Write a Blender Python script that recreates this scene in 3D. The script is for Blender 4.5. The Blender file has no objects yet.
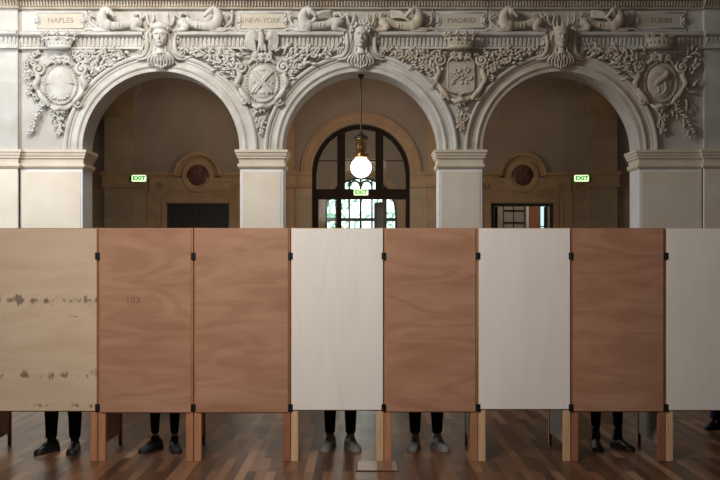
import bpy, bmesh, math, random
from mathutils import Vector, Matrix
random.seed(7)
S = bpy.context.scene
COL = S.collection
PI = math.pi
EYE = 1.724
# ------------------------------------------------------------------ camera, world, lights, exposure
cam = bpy.data.cameras.new('camera'); camo = bpy.data.objects.new('camera', cam); COL.objects.link(camo)
cam.sensor_width = 36.0; cam.lens = 50.0
cam.shift_x = -1 / 720; cam.shift_y = -15 / 720 * -1
camo.location = (0, 0, EYE); camo.rotation_euler = (PI / 2, 0, 0)
cam.clip_end = 300
S.camera = camo
w = bpy.data.worlds.new('world'); S.world = w; w.use_nodes = True
w.node_tree.nodes['Background'].inputs[0].default_value = (0.80, 1.0, 0.97, 1)
w.node_tree.nodes['Background'].inputs[1].default_value = 2.0
S.view_settings.view_transform = 'Standard'; S.view_settings.look = 'None'
S.view_settings.gamma = 1.0; S.view_settings.use_curve_mapping = False
S.view_settings.exposure = 0.55
S.cycles.use_denoising = True
S.cycles.max_bounces = 8

def area(name, loc, target, size, power, col, sy=None):
    l = bpy.data.lights.new(name, 'AREA'); o = bpy.data.objects.new(name, l); COL.objects.link(o)
    l.shape = 'RECTANGLE'; l.size = size; l.size_y = sy or size; l.energy = power; l.color = col
    o.location = loc
    o.rotation_euler = (Vector(target) - Vector(loc)).to_track_quat('-Z', 'Y').to_euler()
    return o
# unseen left window and glass roof, and an unseen fill added over the booths
area('hall_window_light', (-11.2, 16.8, 6.2), (-4, 22, 4.2), 2.4, 390, (0.86, 0.93, 1.0), 4.5)
area('glass_roof_light', (-4.9, 16.2, 9.8), (-4.2, 21.9, 3.0), 3.0, 430, (1.0, 0.95, 0.87), 1.6)
area('polling_area_fill', (-1.4, 4.3, 4.1), (-1.3, 8.4, 1.1), 2.2, 158, (1.0, 0.94, 0.87), 1.6)
area('gallery_fill_west', (-4.4, 25.2, 6.3), (-4.4, 26.6, 3.2), 1.0, 6, (1.0, 0.78, 0.56), .4)  # unseen warm fills added in the west, centre and east gallery bays
area('gallery_fill_centre', (0.0, 23.1, 4.6), (0.0, 27.4, 3.0), 1.6, 26, (1.0, 0.74, 0.52), .4)
area('gallery_fill_east', (4.4, 25.2, 6.3), (4.4, 26.6, 3.2), 1.0, 3, (1.0, 0.78, 0.56), .4)
area('vestibule_fill', (0.0, 29.0, 5.6), (0, 38, 3.5), 1.6, 110, (1.0, 0.84, 0.72), .8)  # unseen fill added to brighten the vestibule vault
area('side_room_light', (4.6, 29.4, 5.0), (4.6, 31, 2), 1.2, 22, (1.0, 0.90, 0.78), 1.2)
area('far_floor_light', (-1.5, 12.5, 8.0), (-1.0, 11.5, 0), 6, 36, (1.0, 0.92, 0.84), 2)

# ------------------------------------------------------------------ materials
def mat(name, c1, c2=None, scale=4.0, rough=0.7, bump=0.0, bscale=30, metal=0.0, stretch=(1, 1, 1), detail=6, lo=.35, hi=.65, spec=.5):
    m = bpy.data.materials.new(name); m.use_nodes = True; nt = m.node_tree; b = nt.nodes['Principled BSDF']
    b.inputs['Roughness'].default_value = rough; b.inputs['Metallic'].default_value = metal
    b.inputs['Specular IOR Level'].default_value = spec
    tc = nt.nodes.new('ShaderNodeTexCoord'); mp = nt.nodes.new('ShaderNodeMapping'); mp.inputs['Scale'].default_value = stretch
    nt.links.new(tc.outputs['Object'], mp.inputs[0])
    n = nt.nodes.new('ShaderNodeTexNoise'); n.inputs['Scale'].default_value = scale; n.inputs['Detail'].default_value = detail
    nt.links.new(mp.outputs[0], n.inputs['Vector'])
    r = nt.nodes.new('ShaderNodeValToRGB'); nt.links.new(n.outputs['Fac'], r.inputs[0])
    r.color_ramp.elements[0].position = lo; r.color_ramp.elements[1].position = hi
    r.color_ramp.elements[0].color = (*c1, 1); r.color_ramp.elements[1].color = (*(c2 or c1), 1)
    nt.links.new(r.outputs[0], b.inputs['Base Color'])
    if bump:
        n2 = nt.nodes.new('ShaderNodeTexNoise'); n2.inputs['Scale'].default_value = bscale; n2.inputs['Detail'].default_value = 4
        nt.links.new(mp.outputs[0], n2.inputs['Vector'])
        bp = nt.nodes.new('ShaderNodeBump'); bp.inputs['Strength'].default_value = bump; bp.inputs['Distance'].default_value = .02
        nt.links.new(n2.outputs['Fac'], bp.inputs['Height']); nt.links.new(bp.outputs[0], b.inputs['Normal'])
    m['ramp'] = r.name
    return m

def masonry(name, c1, c2, mortar, bw, bh, rough=.8, msize=.012, off=.5):
    """ashlar blocks in the x-z plane with thin joints"""
    m = mat(name, c1, c2, 1.6, rough, .15, 25)
    nt = m.node_tree; b = nt.nodes['Principled BSDF']; r = nt.nodes[m['ramp']]
    geo = nt.nodes.new('ShaderNodeNewGeometry'); sx = nt.nodes.new('ShaderNodeSeparateXYZ'); nt.links.new(geo.outputs['Position'], sx.inputs[0])
    ad = nt.nodes.new('ShaderNodeMath'); ad.operation = 'ADD'; nt.links.new(sx.outputs['X'], ad.inputs[0]); nt.links.new(sx.outputs['Y'], ad.inputs[1])
    cb = nt.nodes.new('ShaderNodeCombineXYZ'); nt.links.new(ad.outputs[0], cb.inputs['X']); nt.links.new(sx.outputs['Z'], cb.inputs['Y'])
    br = nt.nodes.new('ShaderNodeTexBrick'); br.inputs['Scale'].default_value = 1; br.inputs['Brick Width'].default_value = bw; br.inputs['Row Height'].default_value = bh
    br.inputs['Mortar Size'].default_value = msize; br.inputs['Mortar Smooth'].default_value = .3; br.offset = off
    br.inputs['Color1'].default_value = (1, 1, 1, 1); br.inputs['Color2'].default_value = (.9, .9, .9, 1); br.inputs['Mortar'].default_value = (*mortar, 1)
    nt.links.new(cb.outputs[0], br.inputs['Vector'])
    mx = nt.nodes.new('ShaderNodeMix'); mx.data_type = 'RGBA'; mx.blend_type = 'MULTIPLY'; mx.inputs['Factor'].default_value = 1
    nt.links.new(r.outputs[0], mx.inputs['A']); nt.links.new(br.outputs['Color'], mx.inputs['B']); nt.links.new(mx.outputs['Result'], b.inputs['Base Color'])
    return m

def plywood(name, c1, c2, c3, sc=1.0, rough=.55, vertical=False, stains=False, seed=0.0, wav=.22):
    m = bpy.data.materials.new(name); m.use_nodes = True; nt = m.node_tree; b = nt.nodes['Principled BSDF']
    L = nt.links.new; N = nt.nodes.new; wav_lo, wav_hi = .27 - wav / 2, .27 + wav / 2
    b.inputs['Roughness'].default_value = rough; b.inputs['Specular IOR Level'].default_value = .3
    tc = N('ShaderNodeTexCoord'); mp = N('ShaderNodeMapping'); L(tc.outputs['Object'], mp.inputs[0])
    mp.inputs['Location'].default_value = (seed, seed * .37, seed * 1.7)
    mp.inputs['Scale'].default_value = (sc * 2.2, 1, sc * .45) if vertical else (sc * .55, 1, sc * 2.3)
    n1 = N('ShaderNodeTexNoise'); n1.inputs['Scale'].default_value = 1.6; n1.inputs['Detail'].default_value = 3; n1.inputs['Distortion'].default_value = .5
    L(mp.outputs[0], n1.inputs['Vector'])
    mul = N('ShaderNodeMath'); mul.operation = 'MULTIPLY'; mul.inputs[1].default_value = 34; L(n1.outputs['Fac'], mul.inputs[0])
    sn = N('ShaderNodeMath'); sn.operation = 'SINE'; L(mul.outputs[0], sn.inputs[0])
    fi = N('ShaderNodeTexNoise'); mp2 = N('ShaderNodeMapping'); L(tc.outputs['Object'], mp2.inputs[0])
    mp2.inputs['Scale'].default_value = (60, 1, 2.5) if vertical else (3, 1, 60)
    L(mp2.outputs[0], fi.inputs['Vector']); fi.inputs['Scale'].default_value = 1.2; fi.inputs['Detail'].default_value = 3
    mr = N('ShaderNodeMapRange'); mr.inputs['From Min'].default_value = -1; L(sn.outputs[0], mr.inputs['Value']); mr.inputs['To Min'].default_value = wav_lo; mr.inputs['To Max'].default_value = wav_hi
    big = N('ShaderNodeTexNoise'); big.inputs['Scale'].default_value = 2.3; big.inputs['Detail'].default_value = 4; L(mp.outputs[0], big.inputs['Vector'])
    a1 = N('ShaderNodeMath'); a1.operation = 'MULTIPLY_ADD'; a1.inputs[1].default_value = .75; L(big.outputs['Fac'], a1.inputs[0]); L(mr.outputs[0], a1.inputs[2])
    a2 = N('ShaderNodeMath'); a2.operation = 'MULTIPLY_ADD'; a2.inputs[1].default_value = .30; L(fi.outputs['Fac'], a2.inputs[0]); L(a1.outputs[0], a2.inputs[2])
    r = N('ShaderNodeValToRGB'); L(a2.outputs[0], r.inputs[0])
    e = r.color_ramp.elements; e[0].position = .25; e[0].color = (*c1, 1); e[1].position = 1.0; e[1].color = (*c3, 1)
    k = e.new(.62); k.color = (*c2, 1)
    out = r.outputs[0]
    if stains:
        geo = N('ShaderNodeNewGeometry'); sx = N('ShaderNodeSeparateXYZ'); L(geo.outputs['Position'], sx.inputs[0])
        mp3 = N('ShaderNodeMapping'); L(geo.outputs['Position'], mp3.inputs[0]); mp3.inputs['Scale'].default_value = (1, 1, .5)
        ns = N('ShaderNodeTexNoise'); ns.inputs['Scale'].default_value = 19; ns.inputs['Detail'].default_value = 5; L(mp3.outputs[0], ns.inputs['Vector'])
        tot = None
        for z0, wd, th in ((1.345, .055, .49), (.72, .085, .56), (.47, .05, .60), (1.21, .03, .66)):
            s = N('ShaderNodeMath'); s.operation = 'SUBTRACT'; s.inputs[1].default_value = z0; L(sx.outputs['Z'], s.inputs[0])
            ab = N('ShaderNodeMath'); ab.operation = 'ABSOLUTE'; L(s.outputs[0], ab.inputs[0])
            m1 = N('ShaderNodeMapRange'); m1.inputs['From Min'].default_value = 0; m1.inputs['From Max'].default_value = wd * 1.6
            m1.inputs['To Min'].default_value = .16; m1.inputs['To Max'].default_value = -.25; L(ab.outputs[0], m1.inputs['Value'])
            ad = N('ShaderNodeMath'); ad.operation = 'ADD'; L(ns.outputs['Fac'], ad.inputs[0]); L(m1.outputs[0], ad.inputs[1])
            m2 = N('ShaderNodeMapRange'); m2.inputs['From Min'].default_value = th + .06; m2.inputs['From Max'].default_value = th + .18; L(ad.outputs[0], m2.inputs['Value'])
            if tot is None: tot = m2.outputs[0]
            else:
                mxx = N('ShaderNodeMath'); mxx.operation = 'MAXIMUM'; L(tot, mxx.inputs[0]); L(m2.outputs[0], mxx.inputs[1]); tot = mxx.outputs[0]
        ml = N('ShaderNodeMath'); ml.operation = 'MULTIPLY'; ml.inputs[1].default_value = .72; L(tot, ml.inputs[0])
        mx = N('ShaderNodeMix'); mx.data_type = 'RGBA'; L(ml.outputs[0], mx.inputs['Factor']); L(out, mx.inputs['A']); mx.inputs['B'].default_value = (.07, .05, .035, 1)
        out = mx.outputs['Result']
    L(out, b.inputs['Base Color'])
    return m

def emit(name, c, s):
    m = bpy.data.materials.new(name); m.use_nodes = True; nt = m.node_tree; b = nt.nodes['Principled BSDF']
    b.inputs['Base Color'].default_value = (*c, 1); b.inputs['Emission Color'].default_value = (*c, 1); b.inputs['Emission Strength'].default_value = s
    return m

M = {}
M['wall'] = masonry('pale_limestone', (.60, .575, .53), (.48, .45, .40), (.86, .86, .86), 2.1, 1.1, msize=.006)
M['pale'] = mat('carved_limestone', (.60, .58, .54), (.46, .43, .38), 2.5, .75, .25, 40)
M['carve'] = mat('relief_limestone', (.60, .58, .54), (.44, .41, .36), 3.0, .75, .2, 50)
M['pale_warm'] = mat('carved_limestone_warm', (.56, .50, .42), (.42, .36, .29), 2.5, .75, .25, 40)  # browner tone, used on the right arch moulding
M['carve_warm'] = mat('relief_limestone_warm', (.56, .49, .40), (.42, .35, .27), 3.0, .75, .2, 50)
M['warm'] = mat('warm_limestone', (.72, .63, .51), (.80, .73, .62), 1.2, .7, .1, 30)
M['impost'] = mat('impost_limestone', (.70, .62, .50), (.62, .54, .42), 2.0, .7, .1, 30)
M['reveal'] = mat('pier_stone_painted_light', (.80, .81, .82), (.72, .72, .72), 2.0, .7, .1, 30)  # brightness of the lit pier reveals is put into this colour
M['plaque'] = mat('plaque_limestone', (.50, .44, .35), (.56, .50, .42), 3.0, .7, .1, 30)
M['letter'] = mat('dark_lettering', (.26, .23, .19), (.34, .30, .25), 9, .7)  # letters darker than the tablet stone
M['gwall'] = mat('gallery_plaster', (.38, .315, .25), (.34, .28, .22), 1.2, .85, .1, 20)
M['hall'] = mat('hall_plaster', (.22, .20, .18), (.18, .165, .15), 1.2, .85)
M['glow'] = masonry('gallery_ashlar', (.46, .36, .24), (.40, .31, .20), (.75, .75, .75), 1.0, .55, msize=.008)
M['gtrim'] = mat('gallery_stone_trim', (.48, .33, .19), (.40, .27, .155), 3, .75, .1, 20)
M['medal'] = mat('red_porphyry', (.055, .022, .018), (.17, .06, .045), 9, .5, .6, 9)
M['dkwood'] = mat('dark_walnut', (.014, .007, .004), (.026, .012, .007), 6, .6, 0, 20, stretch=(4, 1, 1), spec=.15)
M['dkdoor'] = mat('dark_door_wood', (.020, .015, .012), (.035, .024, .018), 6, .4)
M['iron'] = mat('blue_black_iron', (.012, .022, .026), (.02, .03, .034), 6, .5)
M['brass'] = mat('aged_brass', (.20, .12, .045), (.35, .23, .10), 20, .35, metal=.85)
M['bronze'] = mat('dark_bronze', (.04, .035, .025), (.09, .08, .06), 20, .4, metal=.7)
M['globe'] = emit('opal_glass_lit', (1, .93, .85), 9)
M['signw'] = emit('exit_sign_face', (.72, .95, .52), .85)
M['signg'] = emit('exit_sign_green', (.0, .30, .05), .45)
M['signcase'] = mat('sign_case', (.25, .25, .2), None, 4, .5)
M['hinge'] = mat('black_hinge', (.012, .012, .012), (.02, .02, .02), 8, .45, metal=.5)
M['orange_pine'] = mat('orange_pine', (.33, .14, .062), (.42, .20, .10), 5, .5, 0, 20, stretch=(8, 8, .6))
M['pale_pine'] = mat('pale_pine', (.50, .31, .17), (.60, .40, .24), 5, .5, 0, 20, stretch=(8, 8, .6))
M['red_pine'] = mat('red_brown_pine', (.24, .095, .048), (.32, .13, .07), 5, .5, 0, 20, stretch=(8, 8, .6))
M['skin'] = mat('skin', (.55, .33, .24), (.60, .37, .27), 5, .55)
M['black_cloth'] = mat('black_cloth', (.006, .006, .007), (.010, .010, .011), 20, .9, spec=.15)
M['navy_cloth'] = mat('navy_cloth', (.010, .016, .045), (.015, .022, .06), 20, .9, spec=.2)
M['black_leather'] = mat('black_leather', (.005, .005, .006), (.009, .009, .010), 20, .42, spec=.35)
M['dark_knit'] = mat('dark_sneaker_mesh', (.010, .010, .011), (.022, .023, .023), 40, .7)
M['grey_canvas'] = mat('grey_canvas', (.20, .195, .18), (.27, .26, .24), 30, .8)
M['white_canvas'] = mat('off_white_canvas', (.29, .29, .285), (.36, .355, .345), 30, .75)
M['rubber_dark'] = mat('dark_rubber', (.012, .012, .012), None, 5, .6)
M['rubber_pale'] = mat('pale_rubber', (.30, .29, .27), None, 5, .6)
M['hair'] = mat('brown_hair', (.03, .02, .012), (.06, .035, .02), 30, .6)
M['pale_floor'] = mat('gallery_floor_stone', (.30, .25, .19), (.36, .30, .24), 2, .3)
M['leaf'] = mat('tree_leaves', (.22, .48, .30), (.50, .78, .58), 6, .6)
M['bark'] = mat('tree_bark', (.12, .10, .08), (.2, .17, .13), 10, .9)
M['street'] = mat('street_paving', (.5, .5, .48), (.6, .6, .58), 3, .8)
M['side'] = mat('grey_side_plywood', (.20, .18, .15), (.25, .225, .19), 4, .7, stretch=(1, 3, .5))
M['copper_panel'] = mat('orange_brown_panel', (.30, .11, .05), (.36, .14, .07), 3, .5)

def glassmat():
    m = bpy.data.materials.new('clear_pane'); m.use_nodes = True; nt = m.node_tree
    nt.nodes.remove(nt.nodes['Principled BSDF']); out = nt.nodes['Material Output']
    t = nt.nodes.new('ShaderNodeBsdfTransparent'); t.inputs[0].default_value = (.90, .93, .92, 1)
    g = nt.nodes.new('ShaderNodeBsdfGlossy'); g.inputs['Roughness'].default_value = .02
    mx = nt.nodes.new('ShaderNodeMixShader'); fr = nt.nodes.new('ShaderNodeFresnel'); fr.inputs[0].default_value = 1.14
    nt.links.new(fr.outputs[0], mx.inputs[0]); nt.links.new(t.outputs[0], mx.inputs[1]); nt.links.new(g.outputs[0], mx.inputs[2]); nt.links.new(mx.outputs[0], out.inputs[0])
    return m
M['glass'] = glassmat()

def floormat():
    m = bpy.data.materials.new('parquet'); m.use_nodes = True; nt = m.node_tree; b = nt.nodes['Principled BSDF']; L = nt.links.new; N = nt.nodes.new
    b.inputs['Specular IOR Level'].default_value = .22
    geo = N('ShaderNodeNewGeometry'); mp = N('ShaderNodeMapping'); L(geo.outputs['Position'], mp.inputs[0]); mp.inputs['Rotation'].default_value = (0, 0, PI / 2)
    br = N('ShaderNodeTexBrick'); L(mp.outputs[0], br.inputs['Vector']); br.inputs['Scale'].default_value = 1
    br.inputs['Brick Width'].default_value = .85; br.inputs['Row Height'].default_value = .075; br.inputs['Mortar Size'].default_value = .0012; br.offset = .37; br.offset_frequency = 2
    br.inputs['Color1'].default_value = (0, 0, 0, 1); br.inputs['Color2'].default_value = (1, 1, 1, 1); br.inputs['Mortar'].default_value = (0, 0, 0, 1); br.inputs['Bias'].default_value = 0
    r = N('ShaderNodeValToRGB'); L(br.outputs['Color'], r.inputs[0]); e = r.color_ramp.elements
    e[0].color = (.055, .026, .014, 1); e[1].color = (.32, .175, .095, 1); e[1].position = 1
    for p, c in ((.35, (.110, .048, .024)), (.6, (.15, .066, .033)), (.85, (.20, .095, .050))):
        k = e.new(p); k.color = (*c, 1)
    n = N('ShaderNodeTexNoise'); mp2 = N('ShaderNodeMapping'); L(geo.outputs['Position'], mp2.inputs[0]); mp2.inputs['Scale'].default_value = (30, 2, 1)
    L(mp2.outputs[0], n.inputs['Vector']); n.inputs['Scale'].default_value = 1.5; n.inputs['Detail'].default_value = 4
    mr = N('ShaderNodeMapRange'); L(n.outputs['Fac'], mr.inputs['Value']); mr.inputs['To Min'].default_value = .6; mr.inputs['To Max'].default_value = 1.4
    mx = N('ShaderNodeMix'); mx.data_type = 'RGBA'; mx.blend_type = 'MULTIPLY'; mx.inputs['Factor'].default_value = 1
    L(r.outputs[0], mx.inputs['A']); L(mr.outputs[0], mx.inputs['B']); L(mx.outputs['Result'], b.inputs['Base Color'])
    n3 = N('ShaderNodeTexNoise'); n3.inputs['Scale'].default_value = 2.5; L(geo.outputs['Position'], n3.inputs['Vector'])
    m3 = N('ShaderNodeMapRange'); L(n3.outputs['Fac'], m3.inputs['Value']); m3.inputs['To Min'].default_value = .25; m3.inputs['To Max'].default_value = .40
    L(m3.outputs[0], b.inputs['Roughness'])
    bp = N('ShaderNodeBump'); bp.inputs['Strength'].default_value = .12; bp.inputs['Distance'].default_value = .004; L(br.outputs['Color'], bp.inputs['Height']); L(bp.outputs[0], b.inputs['Normal'])
    return m
M['parquet'] = floormat()

# ------------------------------------------------------------------ object helpers
def root_loc(o):
    while o.parent: o = o.parent
    return o.location.copy()

def obj(name, bm, m, parent=None, smooth=False):
    """link bm (world coordinates) as ONE mesh object"""
    bmesh.ops.recalc_face_normals(bm, faces=bm.faces)
    me = bpy.data.meshes.new(name)
    xs = [v.co for v in bm.verts]
    if parent: off = root_loc(parent)
    else:
        off = Vector(((min(c.x for c in xs) + max(c.x for c in xs)) / 2, (min(c.y for c in xs) + max(c.y for c in xs)) / 2, min(c.z for c in xs)))
    bmesh.ops.translate(bm, verts=bm.verts, vec=-off)
    bm.to_mesh(me); bm.free()
    me.materials.append(M[m] if isinstance(m, str) else m)
    if smooth:
        for p in me.polygons: p.use_smooth = True
    o = bpy.data.objects.new(name, me); COL.objects.link(o)
    if parent: o.parent = parent
    else: o.location = off
    return o

def thing(name, label, cat, loc=(0, 0, 0), group=None):
    o = bpy.data.objects.new(name, None); COL.objects.link(o); o.location = loc; o.empty_display_size = .1
    o['label'] = label; o['category'] = cat
    if group: o['group'] = group
    return o

def tag(o, label, cat, group=None):
    o['label'] = label; o['category'] = cat
    if group: o['group'] = group
    return o

def struct(name, bm, m, parent=None, smooth=False):
    o = obj(name, bm, m, parent, smooth)
    if not parent: o['kind'] = 'structure'
    return o

def B(): return bmesh.new()

def box(bm, x0, x1, y0, y1, z0, z1):
    vs = [bm.verts.new((x, y, z)) for x in (x0, x1) for y in (y0, y1) for z in (z0, z1)]
    for f in ((0, 1, 3, 2), (4, 6, 7, 5), (0, 4, 5, 1), (2, 3, 7, 6), (0, 2, 6, 4), (1, 5, 7, 3)):
        bm.faces.new([vs[i] for i in f])
    return vs

def bbox(bm, x0, x1, y0, y1, z0, z1, b=.004):
    t = B(); box(t, x0, x1, y0, y1, z0, z1)
    bmesh.ops.recalc_face_normals(t, faces=t.faces)
    bmesh.ops.bevel(t, geom=list(t.edges), offset=b, segments=1, affect='EDGES')
    merge(bm, t)

def merge(bm, t):
    me = bpy.data.meshes.new('tmp'); t.to_mesh(me); t.free(); bm.from_mesh(me); bpy.data.meshes.remove(me)

# conversion from units on the facade plane (u across, v down, h out of the wall) to metres
class Plane:
    def __init__(s, d, face): s.k = d / 1000; s.y = face; s.ou = s.ov = 0
    def p(s, u, v, h=0): return Vector(((u + s.ou - 361) * s.k, s.y - h * s.k, EYE + (255 - v - s.ov) * s.k))
F = Plane(22.0, 22.0)
G = Plane(27.4, 27.4)
ZV = lambda z: 255 - (z - EYE) / .022

def rbox(bm, P, u0, u1, v0, v1, h0, h1):
    a = P.p(u0, v1, h1); c = P.p(u1, v0, h0)
    return box(bm, a.x, c.x, a.y, c.y, a.z, c.z)

def prof_x(bm, P, u0, u1, prof):
    """sweep a (v,h) profile along u, closed at both ends, returning mitred ends plain"""
    L = [bm.verts.new(P.p(u0, v, h)) for v, h in prof]; R = [bm.verts.new(P.p(u1, v, h)) for v, h in prof]
    n = len(prof)
    for i in range(n):
        bm.faces.new((L[i], L[(i + 1) % n], R[(i + 1) % n], R[i]))
    bm.faces.new(L); bm.faces.new(R)

def prof_loop(bm, P, u0, u1, depth, prof, wrap=True, pl=1, pr=1):
    """moulding returned round a pier: prof is (v,h); depth in units; wrap also projects it at the back"""
    rows = []
    for v, h in prof:
        bk = -depth - (h if wrap else 0)
        rows.append([bm.verts.new(P.p(u0 - h * pl, v, bk)), bm.verts.new(P.p(u0 - h * pl, v, h)), bm.verts.new(P.p(u1 + h * pr, v, h)), bm.verts.new(P.p(u1 + h * pr, v, bk))])
    for a, b in zip(rows, rows[1:]):
        for k in range(4): bm.faces.new((a[k], a[(k + 1) % 4], b[(k + 1) % 4], b[k]))
    bm.faces.new(rows[0]); bm.faces.new(rows[-1])

def arcring(bm, P, cu, cv, prof, a0=0, a1=PI, n=56):
    rows = []
    for i in range(n + 1):
        a = a0 + (a1 - a0) * i / n
        rows.append([bm.verts.new(P.p(cu + r * math.cos(a), cv - r * math.sin(a), h)) for r, h in prof])
    m = len(prof)
    for a, b in zip(rows, rows[1:]):
        for k in range(m): bm.faces.new((a[k], a[(k + 1) % m], b[(k + 1) % m], b[k]))
    if abs(abs(a1 - a0) - 2 * PI) > 1e-3: bm.faces.new(rows[0]); bm.faces.new(rows[-1])

def tube(bm, P, pts, rad, flat=1.0, n=8, close=True):
    """tapered stroke of carving: pts (u,v,h), radii, relief flattened by flat"""
    if not isinstance(rad, (list, tuple)): rad = [rad] * len(pts)
    rings = []
    for i, (u, v, h) in enumerate(pts):
        a = pts[max(i - 1, 0)]; b = pts[min(i + 1, len(pts) - 1)]
        du, dv = b[0] - a[0], b[1] - a[1]; l = math.hypot(du, dv) or 1
        nu, nv = -dv / l, du / l; r = max(rad[i], .03)
        rings.append([bm.verts.new(P.p(u + nu * r * math.cos(t), v + nv * r * math.cos(t), h + r * flat * math.sin(t))) for t in [2 * PI * k / n for k in range(n)]])
    for a, b in zip(rings, rings[1:]):
        for k in range(n): bm.faces.new((a[k], a[(k + 1) % n], b[(k + 1) % n], b[k]))
    if close: bm.faces.new(rings[0]); bm.faces.new(rings[-1])

def ell(bm, P, c, r, ang=0, nu=10, nv=6):
    """ellipsoid at (u,v,h) with radii (ru,rv,rh) turned by ang in the plane"""
    ca, sa = math.cos(ang), math.sin(ang)
    rows = []
    for j in range(1, nv):
        t = PI * j / nv
        row = []
        for i in range(nu):
            f = 2 * PI * i / nu
            x, y, z = r[0] * math.sin(t) * math.cos(f), r[1] * math.sin(t) * math.sin(f), r[2] * math.cos(t)
            row.append(bm.verts.new(P.p(c[0] + x * ca - y * sa, c[1] + x * sa + y * ca, c[2] + z)))
        rows.append(row)
    for a, b in zip(rows, rows[1:]):
        for i in range(nu): bm.faces.new((a[i], a[(i + 1) % nu], b[(i + 1) % nu], b[i]))
    tp = bm.verts.new(P.p(c[0], c[1], c[2] + r[2])); bt = bm.verts.new(P.p(c[0], c[1], c[2] - r[2]))
    for i in range(nu):
        bm.faces.new((tp, rows[0][i], rows[0][(i + 1) % nu])); bm.faces.new((bt, rows[-1][i], rows[-1][(i + 1) % nu]))

def curve(pts, n=6):
    """Catmull-Rom through pts"""
    out = []
    q = [pts[0]] + list(pts) + [pts[-1]]
    for i in range(1, len(q) - 2):
        for k in range(n):
            t = k / n
            out.append(tuple(.5 * ((2 * q[i][j]) + (-q[i - 1][j] + q[i + 1][j]) * t + (2 * q[i - 1][j] - 5 * q[i][j] + 4 * q[i + 1][j] - q[i + 2][j]) * t * t + (-q[i - 1][j] + 3 * q[i][j] - 3 * q[i + 1][j] + q[i + 2][j]) * t ** 3) for j in range(len(pts[0]))))
    out.append(tuple(pts[-1])); return out

def lerp_r(r, n):
    return [r[min(int(i / (n - 1) * (len(r) - 1)), len(r) - 2)] * (1 - (i / (n - 1) * (len(r) - 1) - min(int(i / (n - 1) * (len(r) - 1)), len(r) - 2))) + r[min(int(i / (n - 1) * (len(r) - 1)), len(r) - 2) + 1] * (i / (n - 1) * (len(r) - 1) - min(int(i / (n - 1) * (len(r) - 1)), len(r) - 2)) for i in range(n)]

def stroke(bm, P, pts, rad, flat=1.0, n=8):
    c = curve(pts); tube(bm, P, c, lerp_r(rad, len(c)) if isinstance(rad, (list, tuple)) else rad, flat, n)

def spiral(bm, P, cu, cv, R, turns=1.6, start=0, sgn=1, r=1.3, h=2.5, tail=None):
    n = int(turns * 14); pts = []
    for i in range(n + 1):
        t = i / n; a = start + sgn * 2 * PI * turns * t; rr = R * (1 - .86 * t)
        pts.append((cu + rr * math.cos(a), cv - rr * math.sin(a), h + 1.5 * t))
    if tail: pts = curve(list(tail) + [pts[0]])[:-1] + pts
    rr = [r * (.55 + .45 * min(1, i / 6)) if i < 6 else r * (1 - .35 * i / len(pts)) for i in range(len(pts))]
    tube(bm, P, pts, rr, 1.1, 7)
    ell(bm, P, (cu, cv, h + 1), (R * .3, R * .3, 2), 0, 8, 4)

def leaf(bm, P, u, v, ang, L, wd, h=1.5, lift=1.5):
    c, s = math.cos(ang), -math.sin(ang)
    b = random.uniform(-.25, .25) * L
    pts = [(u, v, h), (u + c * L * .35 + s * b * .5, v + s * L * .35 - c * b * .5, h + lift), (u + c * L * .7 + s * b * .8, v + s * L * .7 - c * b * .8, h + lift * 1.1), (u + c * L + s * b, v + s * L - c * b, h + lift * .3)]
    tube(bm, P, pts, [wd * .3, wd * .55, wd * .42, .08], .6, 6)

def text_bm(txt, size, P, cu, cv, h, squeeze=1.0, ext=.006, bold=0.0):
    cu_ = bpy.data.curves.new('t', 'FONT'); cu_.body = txt; cu_.size = size; cu_.align_x = 'CENTER'; cu_.align_y = 'CENTER'; cu_.extrude = ext; cu_.offset = bold
    o = bpy.data.objects.new('t', cu_); COL.objects.link(o); bpy.context.view_layer.update()
    me = bpy.data.meshes.new_from_object(o.evaluated_get(bpy.context.evaluated_depsgraph_get()))
    bm = B(); bm.from_mesh(me); bpy.data.objects.remove(o); bpy.data.meshes.remove(me); bpy.data.curves.remove(cu_)
    c = P.p(cu, cv, h)
    for v in bm.verts: v.co = Vector((c.x + v.co.x * squeeze, c.y - v.co.z, c.z + v.co.y))
    return bm

# ================================================================== THE BUILDING
bm = B(); box(bm, -12, 12, -6, 22.3, -.2, 0); struct('floor', bm, 'parquet')
bm = B(); box(bm, -12, 12, 22.3, 38.5, -.2, 0); f = struct('floor', bm, 'pale_floor')
bm = B(); box(bm, -12.4, 12.4, -6.4, 38.9, 12, 12.3); struct('ceiling', bm, 'hall')
bm = B(); box(bm, -12.4, -12, -6.4, 38.9, 0, 12); struct('wall_left', bm, 'hall')
bm = B(); box(bm, 12, 12.4, -6.4, 38.9, 0, 12); struct('wall_right', bm, 'hall')
bm = B(); box(bm, -12, 12, -6.4, -6, 0, 12); struct('wall_rear', bm, 'hall')

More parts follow.
